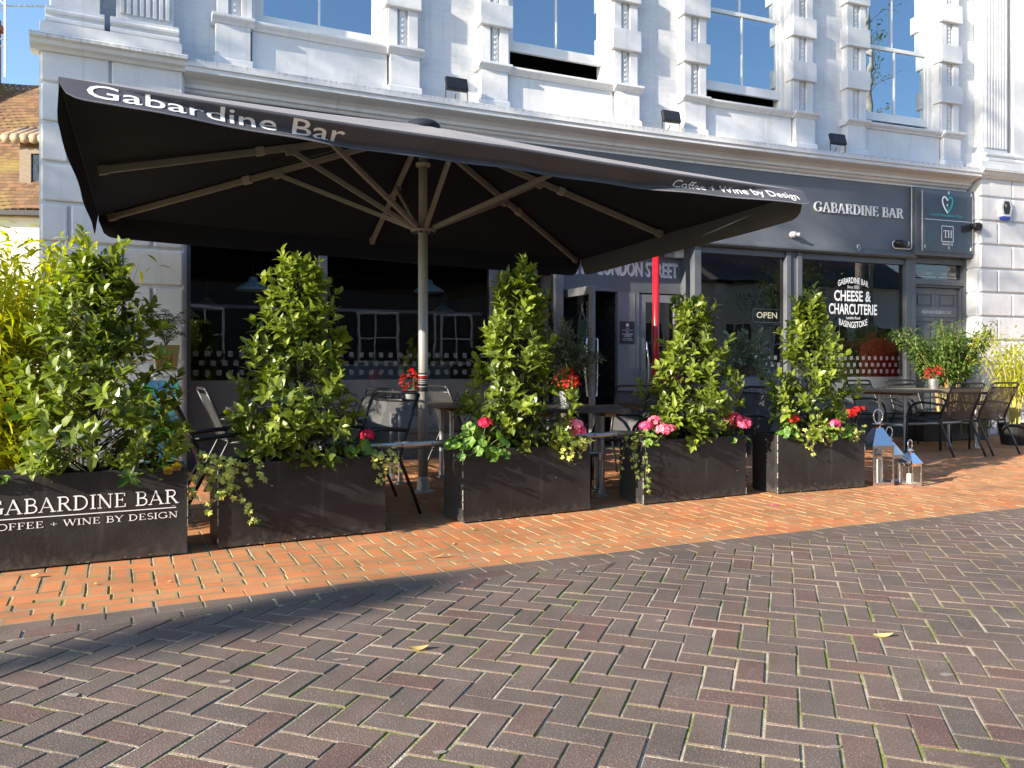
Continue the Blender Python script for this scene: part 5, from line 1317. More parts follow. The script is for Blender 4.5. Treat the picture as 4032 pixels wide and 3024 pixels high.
def olive(label, s, n, h, seed):
    r = random.Random(seed); t = at('olive_tree', label, 'tree', s, n, 0, 0, 'potted olive trees')
    mb = MB(); mb.lathe([(.15, 0), (.20, .34), (.215, .38), (.19, .38), (.18, .34), (0, .34)], 20); mb.build('pot', M['black_plastic'], t)
    tr = MB(); tr.tube([(0, 0, .33), (.015, .01, .7), (-.01, 0, .95), (.01, 0, 1.25)], [.05, .043, .036, .014], 9); lm = MB()
    for k in range(95):
        d = rv(r); d.z = abs(d.z) * .9 - .25; b = Vector((0, 0, r.uniform(.95, 1.25))); tip = b + Vector((d.x * .46, d.y * .40, d.z * .46 + .10)) * r.uniform(.6, 1.05)
        mid = b.lerp(tip, .5) + rv(r) * .04; tr.tube([b, mid, tip], [.006, .004, .0015], 4, False)
        for i in range(36):
            f = r.uniform(.25, 1.05); p = (b.lerp(mid, f * 2) if f < .5 else mid.lerp(tip, f * 2 - 1)); dd = ((tip - b).normalized() + rv(r) * 1.0 + Vector((0, 0, .15)))
            leaf(lm, p, dd, Vector((0, 0, 1)) + rv(r) * .8, r.uniform(.045, .075), r.uniform(.013, .019), r.random(), .1, .1)
    tr.build('trunk', M['bark'], t, recalc=False, smooth=True); lm.build('foliage', M['olive'], t, recalc=False)
olive('dark potted olive tree left of the open glass door', 3.98, 1.0, 1.7, 51)
olive('grey green potted olive tree under the OPEN sign', 6.36, 1.1, 1.7, 52)

# fern in the brass pot on its white pedestal, painted board below
t = at('pedestal', 'white pedestal against the pier behind the broad laurel', 'pedestal', -.19, .60, 0)
mb = MB(); mb.box(-.13, .13, -.12, .12, 0, .06); mb.box(-.105, .105, -.10, .10, .06, .98); mb.box(-.125, .125, -.12, .12, .98, 1.03); mb.build('column', M['frame_white'], t, bevel=.008)
t = at('brass_pot', 'square brass planter pot with black emblem on the white pedestal', 'pot', -.19, .60, 1.031)
mb = MB(); V = []
for z, w in ((0, .09), (.25, .12)): V += [(-w, -w, z), (w, -w, z), (w, w, z), (-w, w, z)]
mb.add(V, [(3, 2, 1, 0), (0, 1, 5, 4), (1, 2, 6, 5), (2, 3, 7, 6), (3, 0, 4, 7), (4, 5, 6, 7)]); mb.build('pot', M['brass'], t, bevel=.004)
mb = MB(); F = lambda x, z: (x, -.0915 - z * .12, z)
for x0, x1, z0, z1 in ((-.05, .05, .05, .056), (-.05, .05, .19, .196), (-.05, -.044, .056, .19), (.044, .05, .056, .19)): mb.quad(F(x0, z0), F(x1, z0), F(x1, z1), F(x0, z1))
put_text(mb, 'ALI', -.035, .035, .085, .05, F); mb.build('pot_emblem', M['letter_dark'], t, recalc=False)
t = at('fern', 'dark feathery fern growing in the brass pot', 'fern', -.19, .60, 1.27); r = random.Random(61); mb = MB(); st = MB()
for k in range(30):
    a = r.uniform(0, 6.28); q = r.uniform(.12, .30); hh = r.uniform(.12, .36); pts = [Vector((math.cos(a) * q * f, math.sin(a) * q * f, hh * math.sin(f * 2.2))) for f in (0, .25, .5, .75, 1)]
    st.tube(pts, .002, 4, False)
    for i in range(26):
        f = r.uniform(.15, 1) * 4; j = min(3, int(f)); p = pts[j].lerp(pts[j + 1], f - j); leaf(mb, p, Vector((math.cos(a + 1.4 * r.choice((-1, 1))), math.sin(a + 1.4), .2)) + rv(r) * .5, Vector((0, 0, 1)), r.uniform(.03, .06), .012, r.random())
mb.build('foliage', M['fern'], t, recalc=False); st.build('stem', M['green_stem'], t, recalc=False)
m, nt, N, L, Bs = new_mat('painted_mural')
tc = N.new('ShaderNodeTexCoord'); nz = N.new('ShaderNodeTexNoise'); nz.inputs['Scale'].default_value = 3.2; L.new(tc.outputs['Object'], nz.inputs['Vector'])
cr = N.new('ShaderNodeValToRGB'); cr.color_ramp.interpolation = 'EASE'
for p, c in ((.38, (.03, .28, .03)), (.46, (.04, .16, .40)), (.54, (.10, .40, .35)), (.62, (.50, .22, .05))):
    e_ = cr.color_ramp.elements.new(p); e_.color = rgb(c)
L.new(nz.outputs['Fac'], cr.inputs[0]); L.new(cr.outputs[0], Bs.inputs['Base Color'])
t = at('painted_board', 'board painted in green, blue and orange leaning by the pier', 'board', -.22, .86, 0)
mb = MB(); mb.box(-.17, .13, -.012, .012, .02, .95); mb.build('panel', m, t, bevel=.003); mb = MB(); mb.box(-.15, -.12, .0125, .20, 0, .03); mb.box(.08, .11, .0125, .20, 0, .03); mb.build('foot', M['black_metal'], t)

# ------------------------------------------------------------------ rails between the planters
def rail(label, i, j):
    _, A, B, a1, w1 = PLN[i]; _, C_, D_, a2, w2 = PLN[j]
    p = B + Vector((-math.sin(a1), math.cos(a1), 0)) * .16 - Vector((math.cos(a1), math.sin(a1), 0)) * .12; q = C_ + Vector((-math.sin(a2), math.cos(a2), 0)) * .16 + Vector((math.cos(a2), math.sin(a2), 0)) * .12
    c = p.lerp(q, .5); c.z = .545; d = (q - p); L = d.length
    t = thing('barrier_rail', label, 'rail', c, math.atan2(d.y, d.x), 'steel barrier rails between planters')
    mb = MB(); mb.tube([(-L / 2, 0, 0), (L / 2, 0, 0)], .021, 14); mb.build('tube', M['galv'], t, smooth=True)
    mb = MB()
    for x in (-.12, .10):
        mb.tube([(x + .012 * math.sin(k), .024 * math.cos(k * 1.57), .024 * math.sin(k * 1.57)) for k in range(6)], .004, 5)
    pts = [(-L / 2 + L * k / 16, -.01, -.026 - .012 * math.sin(k * 1.1) ** 2) for k in range(17)]; mb.tube(pts, .0035, 5)
    mb.build('cable', M['black_plastic'], t)
    mb = MB()
    for x in (-L / 2 + .03, L / 2 - .03): mb.box(x - .015, x + .015, -.025, .025, -.10, -.018)
    mb.build('bracket', M['galv'], t)
rail('galvanised barrier rail left of the crimson geranium, in front of the parasol pole', 1, 2)
rail('galvanised barrier rail between the pink geraniums', 2, 3)

# ------------------------------------------------------------------ chairs and tables
def make_chair():
    t = thing('garden_chair', 'chair', 'chair', group='black mesh armchairs on the terrace')
    K = M['black_metal']
    def back_x(z): return -.19 - .20 * max(0, (z - .40) / .48) ** 1.1
    mb = MB(); n = 8; g = []
    for i in range(n + 1):
        f = i / n; x = .24 - .44 * f; z = .425 - .022 * math.sin(math.pi * f) + .02 * (1 - f) ** 3
        g.append((x, z))
    for i in range(n): mb.quad((g[i][0], -.235, g[i][1]), (g[i][0], .235, g[i][1]), (g[i + 1][0], .235, g[i + 1][1]), (g[i + 1][0], -.235, g[i + 1][1]))
    mb.build('seat', M['sling'], t, recalc=False, smooth=True)
    mb = MB(); m = 8
    for i in range(m):
        z0 = .44 + .385 * i / m; z1 = .44 + .385 * (i + 1) / m; b0 = back_x(z0); b1 = back_x(z1)
        for y0, y1 in ((-.23, -.08), (-.08, .08), (.08, .23)):
            bow = lambda y: -.025 * (1 - (y / .23) ** 2)
            mb.quad((b0 + bow(y0), y0, z0), (b0 + bow(y1), y1, z0), (b1 + bow(y1), y1, z1), (b1 + bow(y0), y0, z1))
    mb.build('backrest', M['sling'], t, recalc=False, smooth=True)
    for s_ in (-1, 1):
        y = s_ * .245
        mb = MB(); mb.tube([(-.40, y * 1.0, 0), (-.33, y, .16), (-.24, y, .34), (-.20, y, .42), (back_x(.55), y, .55), (back_x(.70), y, .70), (back_x(.87), y, .87)], .0125, 8); mb.build('back_leg', K, t, smooth=True)
        ya = s_ * .275
        mb = MB(); mb.tube([(.285, ya, 0), (.275, ya, .30), (.262, ya, .48), (.225, ya, .565), (.16, ya, .618), (.05, ya, .642), (-.10, ya, .635), (back_x(.61) + .0, y, .615)], [.0135] * 3 + [.015] * 4 + [.012], 8); mb.build('front_leg', K, t, smooth=True)
        mb = MB(); mb.tube([(.268, ya, .425), (.10, s_ * .243, .415), (-.20, y, .41)], .011, 8); mb.build('seat_rail', K, t, smooth=True)
    mb = MB(); mb.tube([(back_x(.87), -.245, .87), (back_x(.88), -.20, .882), (back_x(.88), .20, .882), (back_x(.87), .245, .87)], .0125, 8); mb.tube([(back_x(.825), -.24, .825), (back_x(.825), .24, .825)], .009, 8); mb.build('top_rail', K, t, smooth=True)
    mb = MB(); mb.tube([(.262, -.275, .44), (.262, .275, .44)], .011, 8); mb.tube([(-.205, -.245, .425), (-.205, .245, .425)], .010, 8); mb.build('cross_rail', K, t, smooth=True)
    return t
chair0 = make_chair(); first = True
for s, n, trn, lb in (
    (.12, 3.33, 0, 'black mesh armchair seen edge-on in the gap between the two left planters'),
    (.46, 1.35, 4, 'black mesh armchair near the window, left of the tall laurel'),
    (.96, 3.34, 205, 'black mesh armchair with its backrest sunlit, left of the parasol pole'),
    (1.06, 2.42, 193, 'shaded black mesh armchair just behind the sunlit one'),
    (2.66, 1.40, 8, 'black mesh armchair right of the parasol pole, before the frosted window lettering'),
    (2.66, 3.05, 5, 'black mesh armchair hidden behind the laurel between crimson and pink geraniums'),
    (3.93, 2.45, 222, 'black mesh armchair behind the foot of the red post'),
    (3.62, 3.02, 186, 'black mesh armchair behind the rail between the pink geraniums'),
    (4.62, 3.12, 182, 'black mesh armchair behind the lantern side planter, its back to the lanterns'),
    (9.12, .72, -82, 'black mesh armchair on the shopfront side of the right-hand table, left one'),
    (9.80, .74, -96, 'black mesh armchair on the shopfront side of the right-hand table, behind the begonia pot'),
    (8.75, 2.02, 88, 'black mesh armchair on the street side of the right-hand table, nearest the lanterns'),
    (9.36, 2.00, 94, 'black mesh armchair on the street side of the right-hand table, nearest the bamboo pot')):
    c = chair0 if first else dup(chair0)
    first = False; c['label'] = lb; place(c, s, n, 0, trn)

def make_table(label, s, n, turn, lx, ly, zt, top, planks):
    t = at('terrace_table', label, 'table', s, n, 0, turn, 'plank tables with pipe legs')
    mb = MB(); w = ly / planks
    for k in range(planks): mb.box(-lx / 2 + .006 * ((k * 7) % 3), lx / 2 - .006 * ((k * 5) % 3), -ly / 2 + k * w + .003, -ly / 2 + (k + 1) * w - .003, zt - .035, zt)
    mb.build('tabletop', top, t, bevel=.004)
    mb = MB()
    for x in (-lx / 2 + .16, lx / 2 - .16): mb.box(x - .045, x + .045, -ly / 2 + .03, ly / 2 - .03, zt - .068, zt - .0355)
    mb.build('batten', M['wood_edge'], t, bevel=.003)
    for x in (-lx / 2 + .2, lx / 2 - .2):
        for y in (-ly / 2 + .22, ly / 2 - .22):
            mb = MB(); mb.tube([(x, y, .0), (x, y, zt - .068)], .0215, 12); mb.lathe([(.05, 0), (.05, .012), (.03, .02), (.028, .06)], 14, (x, y, 0)); mb.lathe([(.03, 0), (.03, .06)], 12, (x, y, .30)); mb.lathe([(.05, 0), (.05, .008)], 14, (x, y, zt - .077)); mb.build('leg', M['galv'], t, smooth=False)
        mb = MB(); mb.tube([(x, -ly / 2 + .22, .33), (x, ly / 2 - .22, .33)], .019, 12); mb.build('cross_pipe', M['galv'], t, smooth=True)
    mb = MB(); mb.tube([(-lx / 2 + .2, 0, .33), (lx / 2 - .2, 0, .33)], .019, 12); mb.build('stretcher', M['galv'], t, smooth=True)
    return t
make_table('dark plank table hidden behind the tall laurel, between the left chairs', .60, 2.55, 90, 1.7, .72, .73, M['dark_wood'], 4)
make_table('dark plank table right behind the parasol pole', 2.02, 1.75, 0, .90, .72, .73, M['dark_wood'], 4)
make_table('dark plank table carrying the sunlit bucket of red begonia', 2.98, 3.05, -22, .82, .72, .735, M['dark_wood'], 4)
make_table('dark plank table behind the fourth planter, under the olive tree', 4.28, 2.55, 0, .70, .70, .73, M['dark_wood'], 4)
make_table('weathered bare plank table at the right, set with four chairs', 9.16, 1.45, 0, 1.62, .86, .785, M['wood'], 5)

def begonia_pot(label, plabel, s, n, z, seed, nf=26):
    t = at('metal_bucket', label, 'bucket', s, n, z, 0, 'galvanised table buckets')
    mb = MB(); mb.lathe([(.050, 0), (.072, .13), (.076, .135), (.072, .138), (.066, .13), (.062, .11), (0, .11)], 20); mb.build('bucket', M['galv'], t, smooth=False)
    mb = MB()
    for z_ in (.03, .10): mb.lathe([(.0505 + .17 * z_, z_), (.0535 + .17 * z_, z_ + .003), (.0505 + .17 * z_, z_ + .006)], 20, closed=False)
    mb.build('rib', M['galv'], t)
    p = at('begonia', plabel, 'begonia', s, n, z + .112, 0, 'begonias in table buckets'); r = random.Random(seed); mb = MB(); fm = MB(); st = MB()
    for k in range(60):
        a = r.uniform(0, 6.28); q = math.sqrt(r.random()) * .105; hh = r.uniform(.02, .17) * (1.1 - q * 3); c = Vector((math.cos(a) * q, math.sin(a) * q, hh + .02))
        leaf(mb, c - Vector((math.cos(a), math.sin(a), .2)) * .02, Vector((math.cos(a), math.sin(a), r.uniform(-.4, .5))), Vector((0, 0, 1)) + rv(r) * .6, r.uniform(.045, .075), r.uniform(.035, .05), r.uniform(0, .7), .15, .3)
        if k % 5 == 0: st.tube([(0, 0, -.02), c], .003, 5, False)
    for k in range(nf):
        d = rv(r); d.z = abs(d.z); c = Vector((d.x * .09, d.y * .09, .07 + d.z * .13))
        for j in range(5): leaf(fm, c, rv(r) + d, d, .026, .024, r.uniform(.4, 1), .2, .2)
    mb.build('foliage', M['begonia'], p, recalc=False); fm.build('flower', M['petal_red'], p, recalc=False); st.build('stem', M['green_stem'], p, recalc=False)
begonia_pot('sunlit galvanised bucket on the dark table right of the centre laurel', 'sunlit red begonia in the bucket right of the centre laurel', 2.93, 3.00, .735, 71)
begonia_pot('galvanised bucket on the table behind the parasol pole', 'dark red begonia half hidden behind the parasol pole', 1.83, 2.05, .73, 72, 7)
begonia_pot('galvanised bucket on the weathered right-hand table', 'bronze red begonia on the weathered right-hand table', 9.30, 1.42, .785, 73, 4)
begonia_pot('galvanised bucket on the table behind the fourth planter', 'red begonia peeping out right of the fourth laurel', 4.40, 2.50, .73, 74)

# ------------------------------------------------------------------ steel lanterns
def lantern(label, clabel, X, Y, turn, w, hb, hr, seed, ch):
    t = thing('steel_lantern', label, 'lantern', (X, Y, 0), R(turn), 'polished steel lanterns by the last planter')
    h = w / 2; fr = .011
    mb = MB(); mb.box(-h, h, -h, h, .0, .018); mb.build('base', M['chrome'], t, bevel=.003)
    mb = MB()
    for x in (-1, 1):
        for y in (-1, 1): mb.box(*sorted((x * h, x * (h - fr))), *sorted((y * h, y * (h - fr))), .018, hb)
    for z0, z1 in ((.018, .034), (hb - .022, hb - .0005)):
        for y in (-1, 1):
            mb.box(-h + fr, h - fr, *sorted((y * h, y * (h - fr + .003))), z0, z1); mb.box(*sorted((y * h, y * (h - fr + .003))), -h + fr, h - fr, z0, z1)
    mb.build('frame', M['chrome'], t, bevel=.0015)
    g = MB(); q = h - fr / 2
    for y in (-1, 1):
        g.quad((-q + .006, y * q, .034), (q - .006, y * q, .034), (q - .006, y * q, hb - .022), (-q + .006, y * q, hb - .022)); g.quad((y * q, -q + .006, .034), (y * q, q - .006, .034), (y * q, q - .006, hb - .022), (y * q, -q + .006, hb - .022))
    g.build('glass', M['glass_clear'], t, recalc=False)
    mb = MB(); e_ = h + .008; tp = w * .16
    V = [(-e_, -e_, hb), (e_, -e_, hb), (e_, e_, hb), (-e_, e_, hb), (-e_, -e_, hb + .006), (e_, -e_, hb + .006), (e_, e_, hb + .006), (-e_, e_, hb + .006), (-tp, -tp, hb + hr), (tp, -tp, hb + hr), (tp, tp, hb + hr), (-tp, tp, hb + hr)]
    mb.add(V, [(3, 2, 1, 0), (0, 1, 5, 4), (1, 2, 6, 5), (2, 3, 7, 6), (3, 0, 4, 7), (4, 5, 9, 8), (5, 6, 10, 9), (6, 7, 11, 10), (7, 4, 8, 11), (8, 9, 10, 11)]); mb.build('roof', M['chrome'], t)
    zc = hb + hr
    mb = MB(); mb.lathe([(tp * .7, 0), (tp * .8, w * .08), (tp * 1.9, w * .16), (tp * 1.9, w * .175), (tp * .4, w * .24), (0, w * .25)], 4, (0, 0, zc)); mb.build('cap', M['chrome'], t)
    mb = MB(); rr = w * .26; mb.tube([(rr * .85 * math.sin(a), .0, zc + w * .20 + rr * 1.25 * (1 - math.cos(a))) for a in [.25 + 5.78 * k / 20 for k in range(21)]], w * .035, 8); mb.build('handle', M['chrome'], t, smooth=True)
    c = thing('candle', clabel, 'candle', (X, Y, .019), R(turn), 'white candles in the lanterns')
    mb = MB(); cr_ = w * .21; mb.lathe([(cr_, 0), (cr_, ch), (cr_ * .9, ch + .006), (cr_ * .5, ch - .004), (0, ch - .006)], 20); mb.build('wax', M['candle'], c, smooth=False); mb = MB(); mb.tube([(0, 0, ch - .006), (.002, 0, ch + .012)], .0018, 5); mb.build('wick', M['black_plastic'], c)
lantern('largest polished steel lantern with pyramid roof by the last planter', 'tall white candle in the largest lantern', 3.330, 7.165, 4, .195, .36, .16, 1, .21)
lantern('middle sized steel lantern tucked behind the largest one', 'white candle in the middle sized lantern', 3.535, 7.38, 20, .165, .25, .12, 2, .15)
lantern('smallest steel lantern, in front at the right', 'short white candle in the smallest lantern', 3.585, 7.09, 28, .135, .205, .095, 3, .085)

# ------------------------------------------------------------------ fallen leaves
def fallen(label, X, Y, L, Wd, a, seed, z=.004, curl=.5, grp=None):
    r = random.Random(seed); mb = MB(); n = 8; V = []
    for i in range(n + 1):
        f = i / n; w = Wd * math.sin(math.pi * min(1, f * .95 + .05)) ** .8 * .5
        zz = curl * L * (f - .4) ** 2
        V += [(L * (f - .5), -w, zz + .35 * w * curl), (L * (f - .5), 0, zz), (L * (f - .5), w, zz + .5 * w * curl)]
    F = []
    for i in range(n): F += [(3 * i, 3 * i + 3, 3 * i + 4, 3 * i + 1), (3 * i + 1, 3 * i + 4, 3 * i + 5, 3 * i + 2)]
    mb.add(V, F, r.uniform(.3, 1)); o = mb.build('fallen_leaf', M['dry_leaf'], recalc=False, smooth=True); o.location = (X, Y, z); o.rotation_euler = (r.uniform(-.15, .15), r.uniform(-.1, .1), a)
    tag(o, label, 'leaf', grp)
fallen('curled golden leaf on the dark paving, lower centre', -.352, 2.955, .080, .032, .1, 1, .004, .7)
fallen('pale yellow leaf on the dark paving at the right', 1.465, 3.105, .075, .030, -.3, 2, .004, .5)
fallen('pale slender leaf on the orange paving in front of the fourth planter', 1.32, 5.56, .13, .02, -.15, 3, .005, .2)
fallen('green blade of leaf on the orange paving below the plain planter', -.42, 4.38, .10, .022, .25, 4, .01, .6)
fallen('pale leaf on the orange paving in front of the lanterns', 2.98, 6.05, .14, .03, -.2, 5, .004, .2)
fallen('whitish scrap of leaf by the lower left corner of the lettered planter', -2.42, 3.98, .05, .03, .4, 6, .008, .8)
r = random.Random(9)
for k in range(48):
    s = r.uniform(-.8, 9.8); n = r.choice((r.uniform(3.85, 4.1), r.uniform(3.9, 4.9), r.uniform(2.0, 3.9), r.uniform(.2, 1.2))); p = bend(s, n)
    fallen('small dry leaf scattered on the orange paving of the terrace', p.x, p.y, r.uniform(.025, .06), r.uniform(.012, .025), r.uniform(0, 6.28), 100 + k, .004, r.uniform(.2, .9), 'small dry leaves scattered on the paving')
for k in range(9):
    p = bend(r.uniform(3.2, 5.6), r.uniform(3.95, 4.2)); o = MB(); q = [(math.cos(j * .9) * .012, math.sin(j * .9) * .009, .004 + .004 * math.sin(j)) for j in range(7)]; o.add(q, [tuple(range(7))], r.random()); o = o.build('fallen_petal', M['petal_magenta'], recalc=False); o.location = (p.x, p.y, .001)
    tag(o, 'tiny fallen pink petal on the orange paving below the geraniums', 'petal', 'pink petals fallen below the geraniums')

# ------------------------------------------------------------------ the tiled house on the left
hs = thing('tiled_house', 'old house with mossy clay tile roof and cream wall at the left edge', 'house', (-13.0, 20.0, 0), R(6))
mb = MB(); mb.box(-9, 6.5, 0, 7, 0, 5.02); mb.build('wall', M['render'], hs)
nrm_a = math.atan2(4.9, 3.6)
mb = MB(); r = random.Random(5); nc = 40; x = -9.3
ux = math.cos(nrm_a); uz = math.sin(nrm_a)
for c in range(nc):
    d0 = c * .132; y0 = -.35 + d0 * ux; z0 = 5.0 + d0 * uz; x = -9.3 + (.08 if c % 2 else 0)
    while x < 6.8:
        w = .165; sag = .05 * math.sin(x * .9) + .03 * math.sin(x * 2.3 + c * .3); dd = .15; j = r.uniform(-.006, .006)
        p = [(x + .002, y0, z0 + sag + .03 + j), (x + w - .002, y0, z0 + sag + .03 + r.uniform(-.006, .006)), (x + w - .002, y0 + dd * ux, z0 + sag + dd * uz + .006), (x + .002, y0 + dd * ux, z0 + sag + dd * uz + .006)]
        b = [(q[0], q[1] + .010, q[2] - .016) for q in p[:2]]
        mb.add(p + b, [(0, 1, 2, 3), (0, 4, 5, 1)], r.random()); x += w
tm, nt, N, L, Bs = new_mat('mossy_clay_tiles')
an = N.new('ShaderNodeAttribute'); an.attribute_name = 'rnd'; cr = N.new('ShaderNodeValToRGB')
cr.color_ramp.elements.new(.5)
for k_, c in enumerate(((.11, .065, .038), (.17, .10, .052), (.22, .12, .06))): cr.color_ramp.elements[k_].color = rgb(c)
L.new(an.outputs['Fac'], cr.inputs[0]); tc = N.new('ShaderNodeTexCoord'); nz = N.new('ShaderNodeTexNoise'); nz.inputs['Scale'].default_value = .9; nz.inputs['Detail'].default_value = 9; L.new(tc.outputs['Object'], nz.inputs['Vector'])
mr = N.new('ShaderNodeMapRange'); mr.inputs[1].default_value = .48; mr.inputs[2].default_value = .66; L.new(nz.outputs['Fac'], mr.inputs[0]); mx = N.new('ShaderNodeMix'); mx.data_type = 'RGBA'; mx.inputs[7].default_value = (.22, .17, .05, 1); L.new(mr.outputs[0], mx.inputs[0]); L.new(cr.outputs[0], mx.inputs[6]); L.new(mx.outputs[2], Bs.inputs['Base Color']); Bs.inputs['Roughness'].default_value = .9
rf = mb.build('roof', tm, hs, recalc=False)
mb = MB(); mb.prism_x([(-.2, 4.9), (2.92, 9.1), (6.2, 4.9)], -9.2, 6.6); mb.build('roof_deck', M['tiles'], rf)
mb = MB(); mb.box(-9.3, 6.8, -.38, -.30, 4.90, 5.02); mb.build('gutter', M['black_plastic'], hs)
mb = MB(); mb.box(.30, 2.7, .35, 2.5, 5.15, 6.95); dm = mb.build('dormer', M['tiles'], hs)
mb = MB()
for a_, b_, z0, z1 in ((.34, .62, 5.25, 6.75), (2.2, 2.4, 5.25, 6.75), (.62, 2.2, 6.6, 6.75), (.62, 2.2, 5.25, 5.36), (1.10, 1.15, 5.36, 6.6), (1.6, 1.66, 5.36, 6.6)): mb.box(a_, b_, .24, .348, z0, z1)
mb.build('window_frame', M['wood'], dm); mb = MB(); mb.quad((.62, .30, 5.36), (2.2, .30, 5.36), (2.2, .30, 6.6), (.62, .30, 6.6)); mb.build('pane', M['glass_shop'], dm, recalc=False)
mb = MB()
for k in range(13):
    x = .12 + k * .22; mb.tube([(x, .02, 6.92), (x, 1.1, 7.42)], [.13, .12], 10)
mb.build('hood_tiles', M['pale_tile'], dm, smooth=True)
ck = thing('brick_chimney', 'brick chimney stack cut by the left edge beside the aerial', 'chimney', (-15.22, 22.2, 0), R(6))
mb = MB(); mb.box(-.9, .52, -.4, .5, 6.5, 11.1); mb.box(-.98, .60, -.48, .58, 10.75, 10.93); mb.build('stack', M['red_brick'], ck, bevel=.01)
mb = MB(); mb.lathe([(.14, 0), (.11, .4)], 12, (-.2, 0, 11.1)); mb.build('chimney_pot', M['tiles'], ck)
ae = thing('tv_aerial', 'thin metal TV aerial above the tiled roof at the top left', 'aerial', (-14.16, 22.0, 9.4), R(6))
mb = MB(); mb.tube([(0, 0, -.2), (0, 0, 1.98)], .022, 6); mb.tube([(-.32, 0, .65), (.05, 0, .65)], .02, 5); mb.tube([(-.32, 0, .85), (.05, 0, .85)], .02, 5); mb.build('mast', M['galv'], ae)
mb = MB(); mb.tube([(-.25, 0, 1.78), (1.1, .1, 1.86)], .02, 5)
for k in range(9): x = .0 + k * .13; mb.tube([(x - .05, -.16, 1.74 + x * .06), (x + .05, .16, 1.86 + x * .06)], .007, 4)
mb.tube([(-.22, 0, 1.55), (.0, 0, 1.78)], .012, 5); mb.tube([(-.22, 0, 2.02), (.02, 0, 1.78)], .012, 5); mb.build('boom', M['galv'], ae)
nb = at('neighbour_house', 'cream rendered neighbour house beyond the right edge', 'house', 19.4, -0.2, 0)
mb = MB(); mb.box(-5.1, 5.0, 0, 7, 0, 7.4); mb.build('wall', M['render'], nb)
mb = MB(); mb.prism_x([(-.35, 7.35), (3.5, 10.4), (7.3, 7.35)], -5.15, 5.2); mb.build('roof', M['slate'], nb)
for x, z in ((-3.4, 1.0), (-.2, 1.0), (3.0, 1.0), (-3.4, 4.4), (-.2, 4.4), (3.0, 4.4)):
    mb = MB()
    for a_, b_, z0, z1 in ((-.6, -.52, 0, 1.7), (.52, .6, 0, 1.7), (-.52, .52, 1.62, 1.7), (-.52, .52, 0, .08), (-.52, .52, .8, .86), (-.02, .02, .86, 1.62)): mb.box(x + a_, x + b_, -.05, -.002, z + z0, z + z1)
    f_ = mb.build('window', M['frame_white'], nb); mb = MB(); mb.quad((x - .53, -.02, z + .05), (x + .53, -.02, z + .05), (x + .53, -.02, z + 1.65), (x - .53, -.02, z + 1.65)); mb.build('pane', M['black_plastic'], f_, recalc=False)
# rain pipe at the right end of the building
t = at('drainpipe', 'rusty dark drainpipe on the white wall at the top right corner', 'drainpipe', 12.93, .05, 4.22)
mb = MB(); mb.tube([(0, 0, 0), (0, 0, 4.7)], .045, 12); mb.build('pipe', pmat('rusty_iron', (.05, .035, .03), .5, .3, c2=(.16, .07, .04), scale=9), t, smooth=True)
mb = MB()
for z in (.55, 1.75, 2.9): mb.lathe([(.06, 0), (.06, .07)], 12, (0, 0, z)); mb.box(-.11, .11, .0, .05, z + .02, z + .05)
mb.build('clip', M['black_metal'], t)

# ------------------------------------------------------------------ the other side of the street: seen in the panes and shading the white front
def opposite(label, s0, s1, n0, h, roof, seed, wmat):
    c = bend((s0 + s1) / 2, n0); t = thing('opposite_house', label, 'house', c, face_rot((s0 + s1) / 2), 'houses reflected in the shop windows'); w = (s1 - s0) / 2
    mb = MB(); mb.box(-w, w, -7, 0, 0, h); mb.build('wall', M[wmat], t)
    mb = MB(); mb.prism_x([(.35, h - .05), (-3.5, h + roof), (-7.3, h - .05)], -w - .2, w + .2); mb.build('roof', M['slate'] if wmat != 'red_brick' else M['tiles'], t)
    k = -w + .9
    while k < w - .8:
        for z in (1.2, 3.9):
            if z + 1.6 > h: continue
            f = MB()
            for a_, b_, z0, z1 in ((-.5, -.43, 0, 1.5), (.43, .5, 0, 1.5), (-.43, .43, 1.43, 1.5), (-.43, .43, 0, .07), (-.02, .02, .07, 1.43), (-.43, -.02, .72, .77), (.02, .43, .72, .77)): f.box(k + a_, k + b_, .0, .05, z + z0, z + z1)
            fr = f.build('window', M['frame_white'], t); g = MB(); g.quad((k - .45, .02, z + .03), (k + .45, .02, z + .03), (k + .45, .02, z + 1.46), (k - .45, .02, z + 1.46)); g.build('pane', M['black_plastic'], fr, recalc=False)
        k += 2.1
    mb = MB(); mb.box(w - 1.4, w - .5, -3.9, -3.1, h + roof * .6, h + roof + 1.3); mb.build('chimney', M['red_brick'], t); return t
opposite('low dark brick house across the street, beyond the left edge', -7.5, 1.0, 13.5, 4.2, 2.6, 1, 'dark_brick')
opposite('dark brick house with white windows across the street, reflected in the left windows', 1.2, 11.0, 13.3, 4.1, 2.5, 2, 'dark_brick')
opposite('white rendered house across the street, reflected in the window with the OPEN sign', 11.2, 19.3, 13.3, 4.1, 2.5, 3, 'opp_white')
opposite('white rendered house across the street, reflected in the badge window', 19.5, 29, 13.2, 4.2, 2.4, 4, 'opp_white')
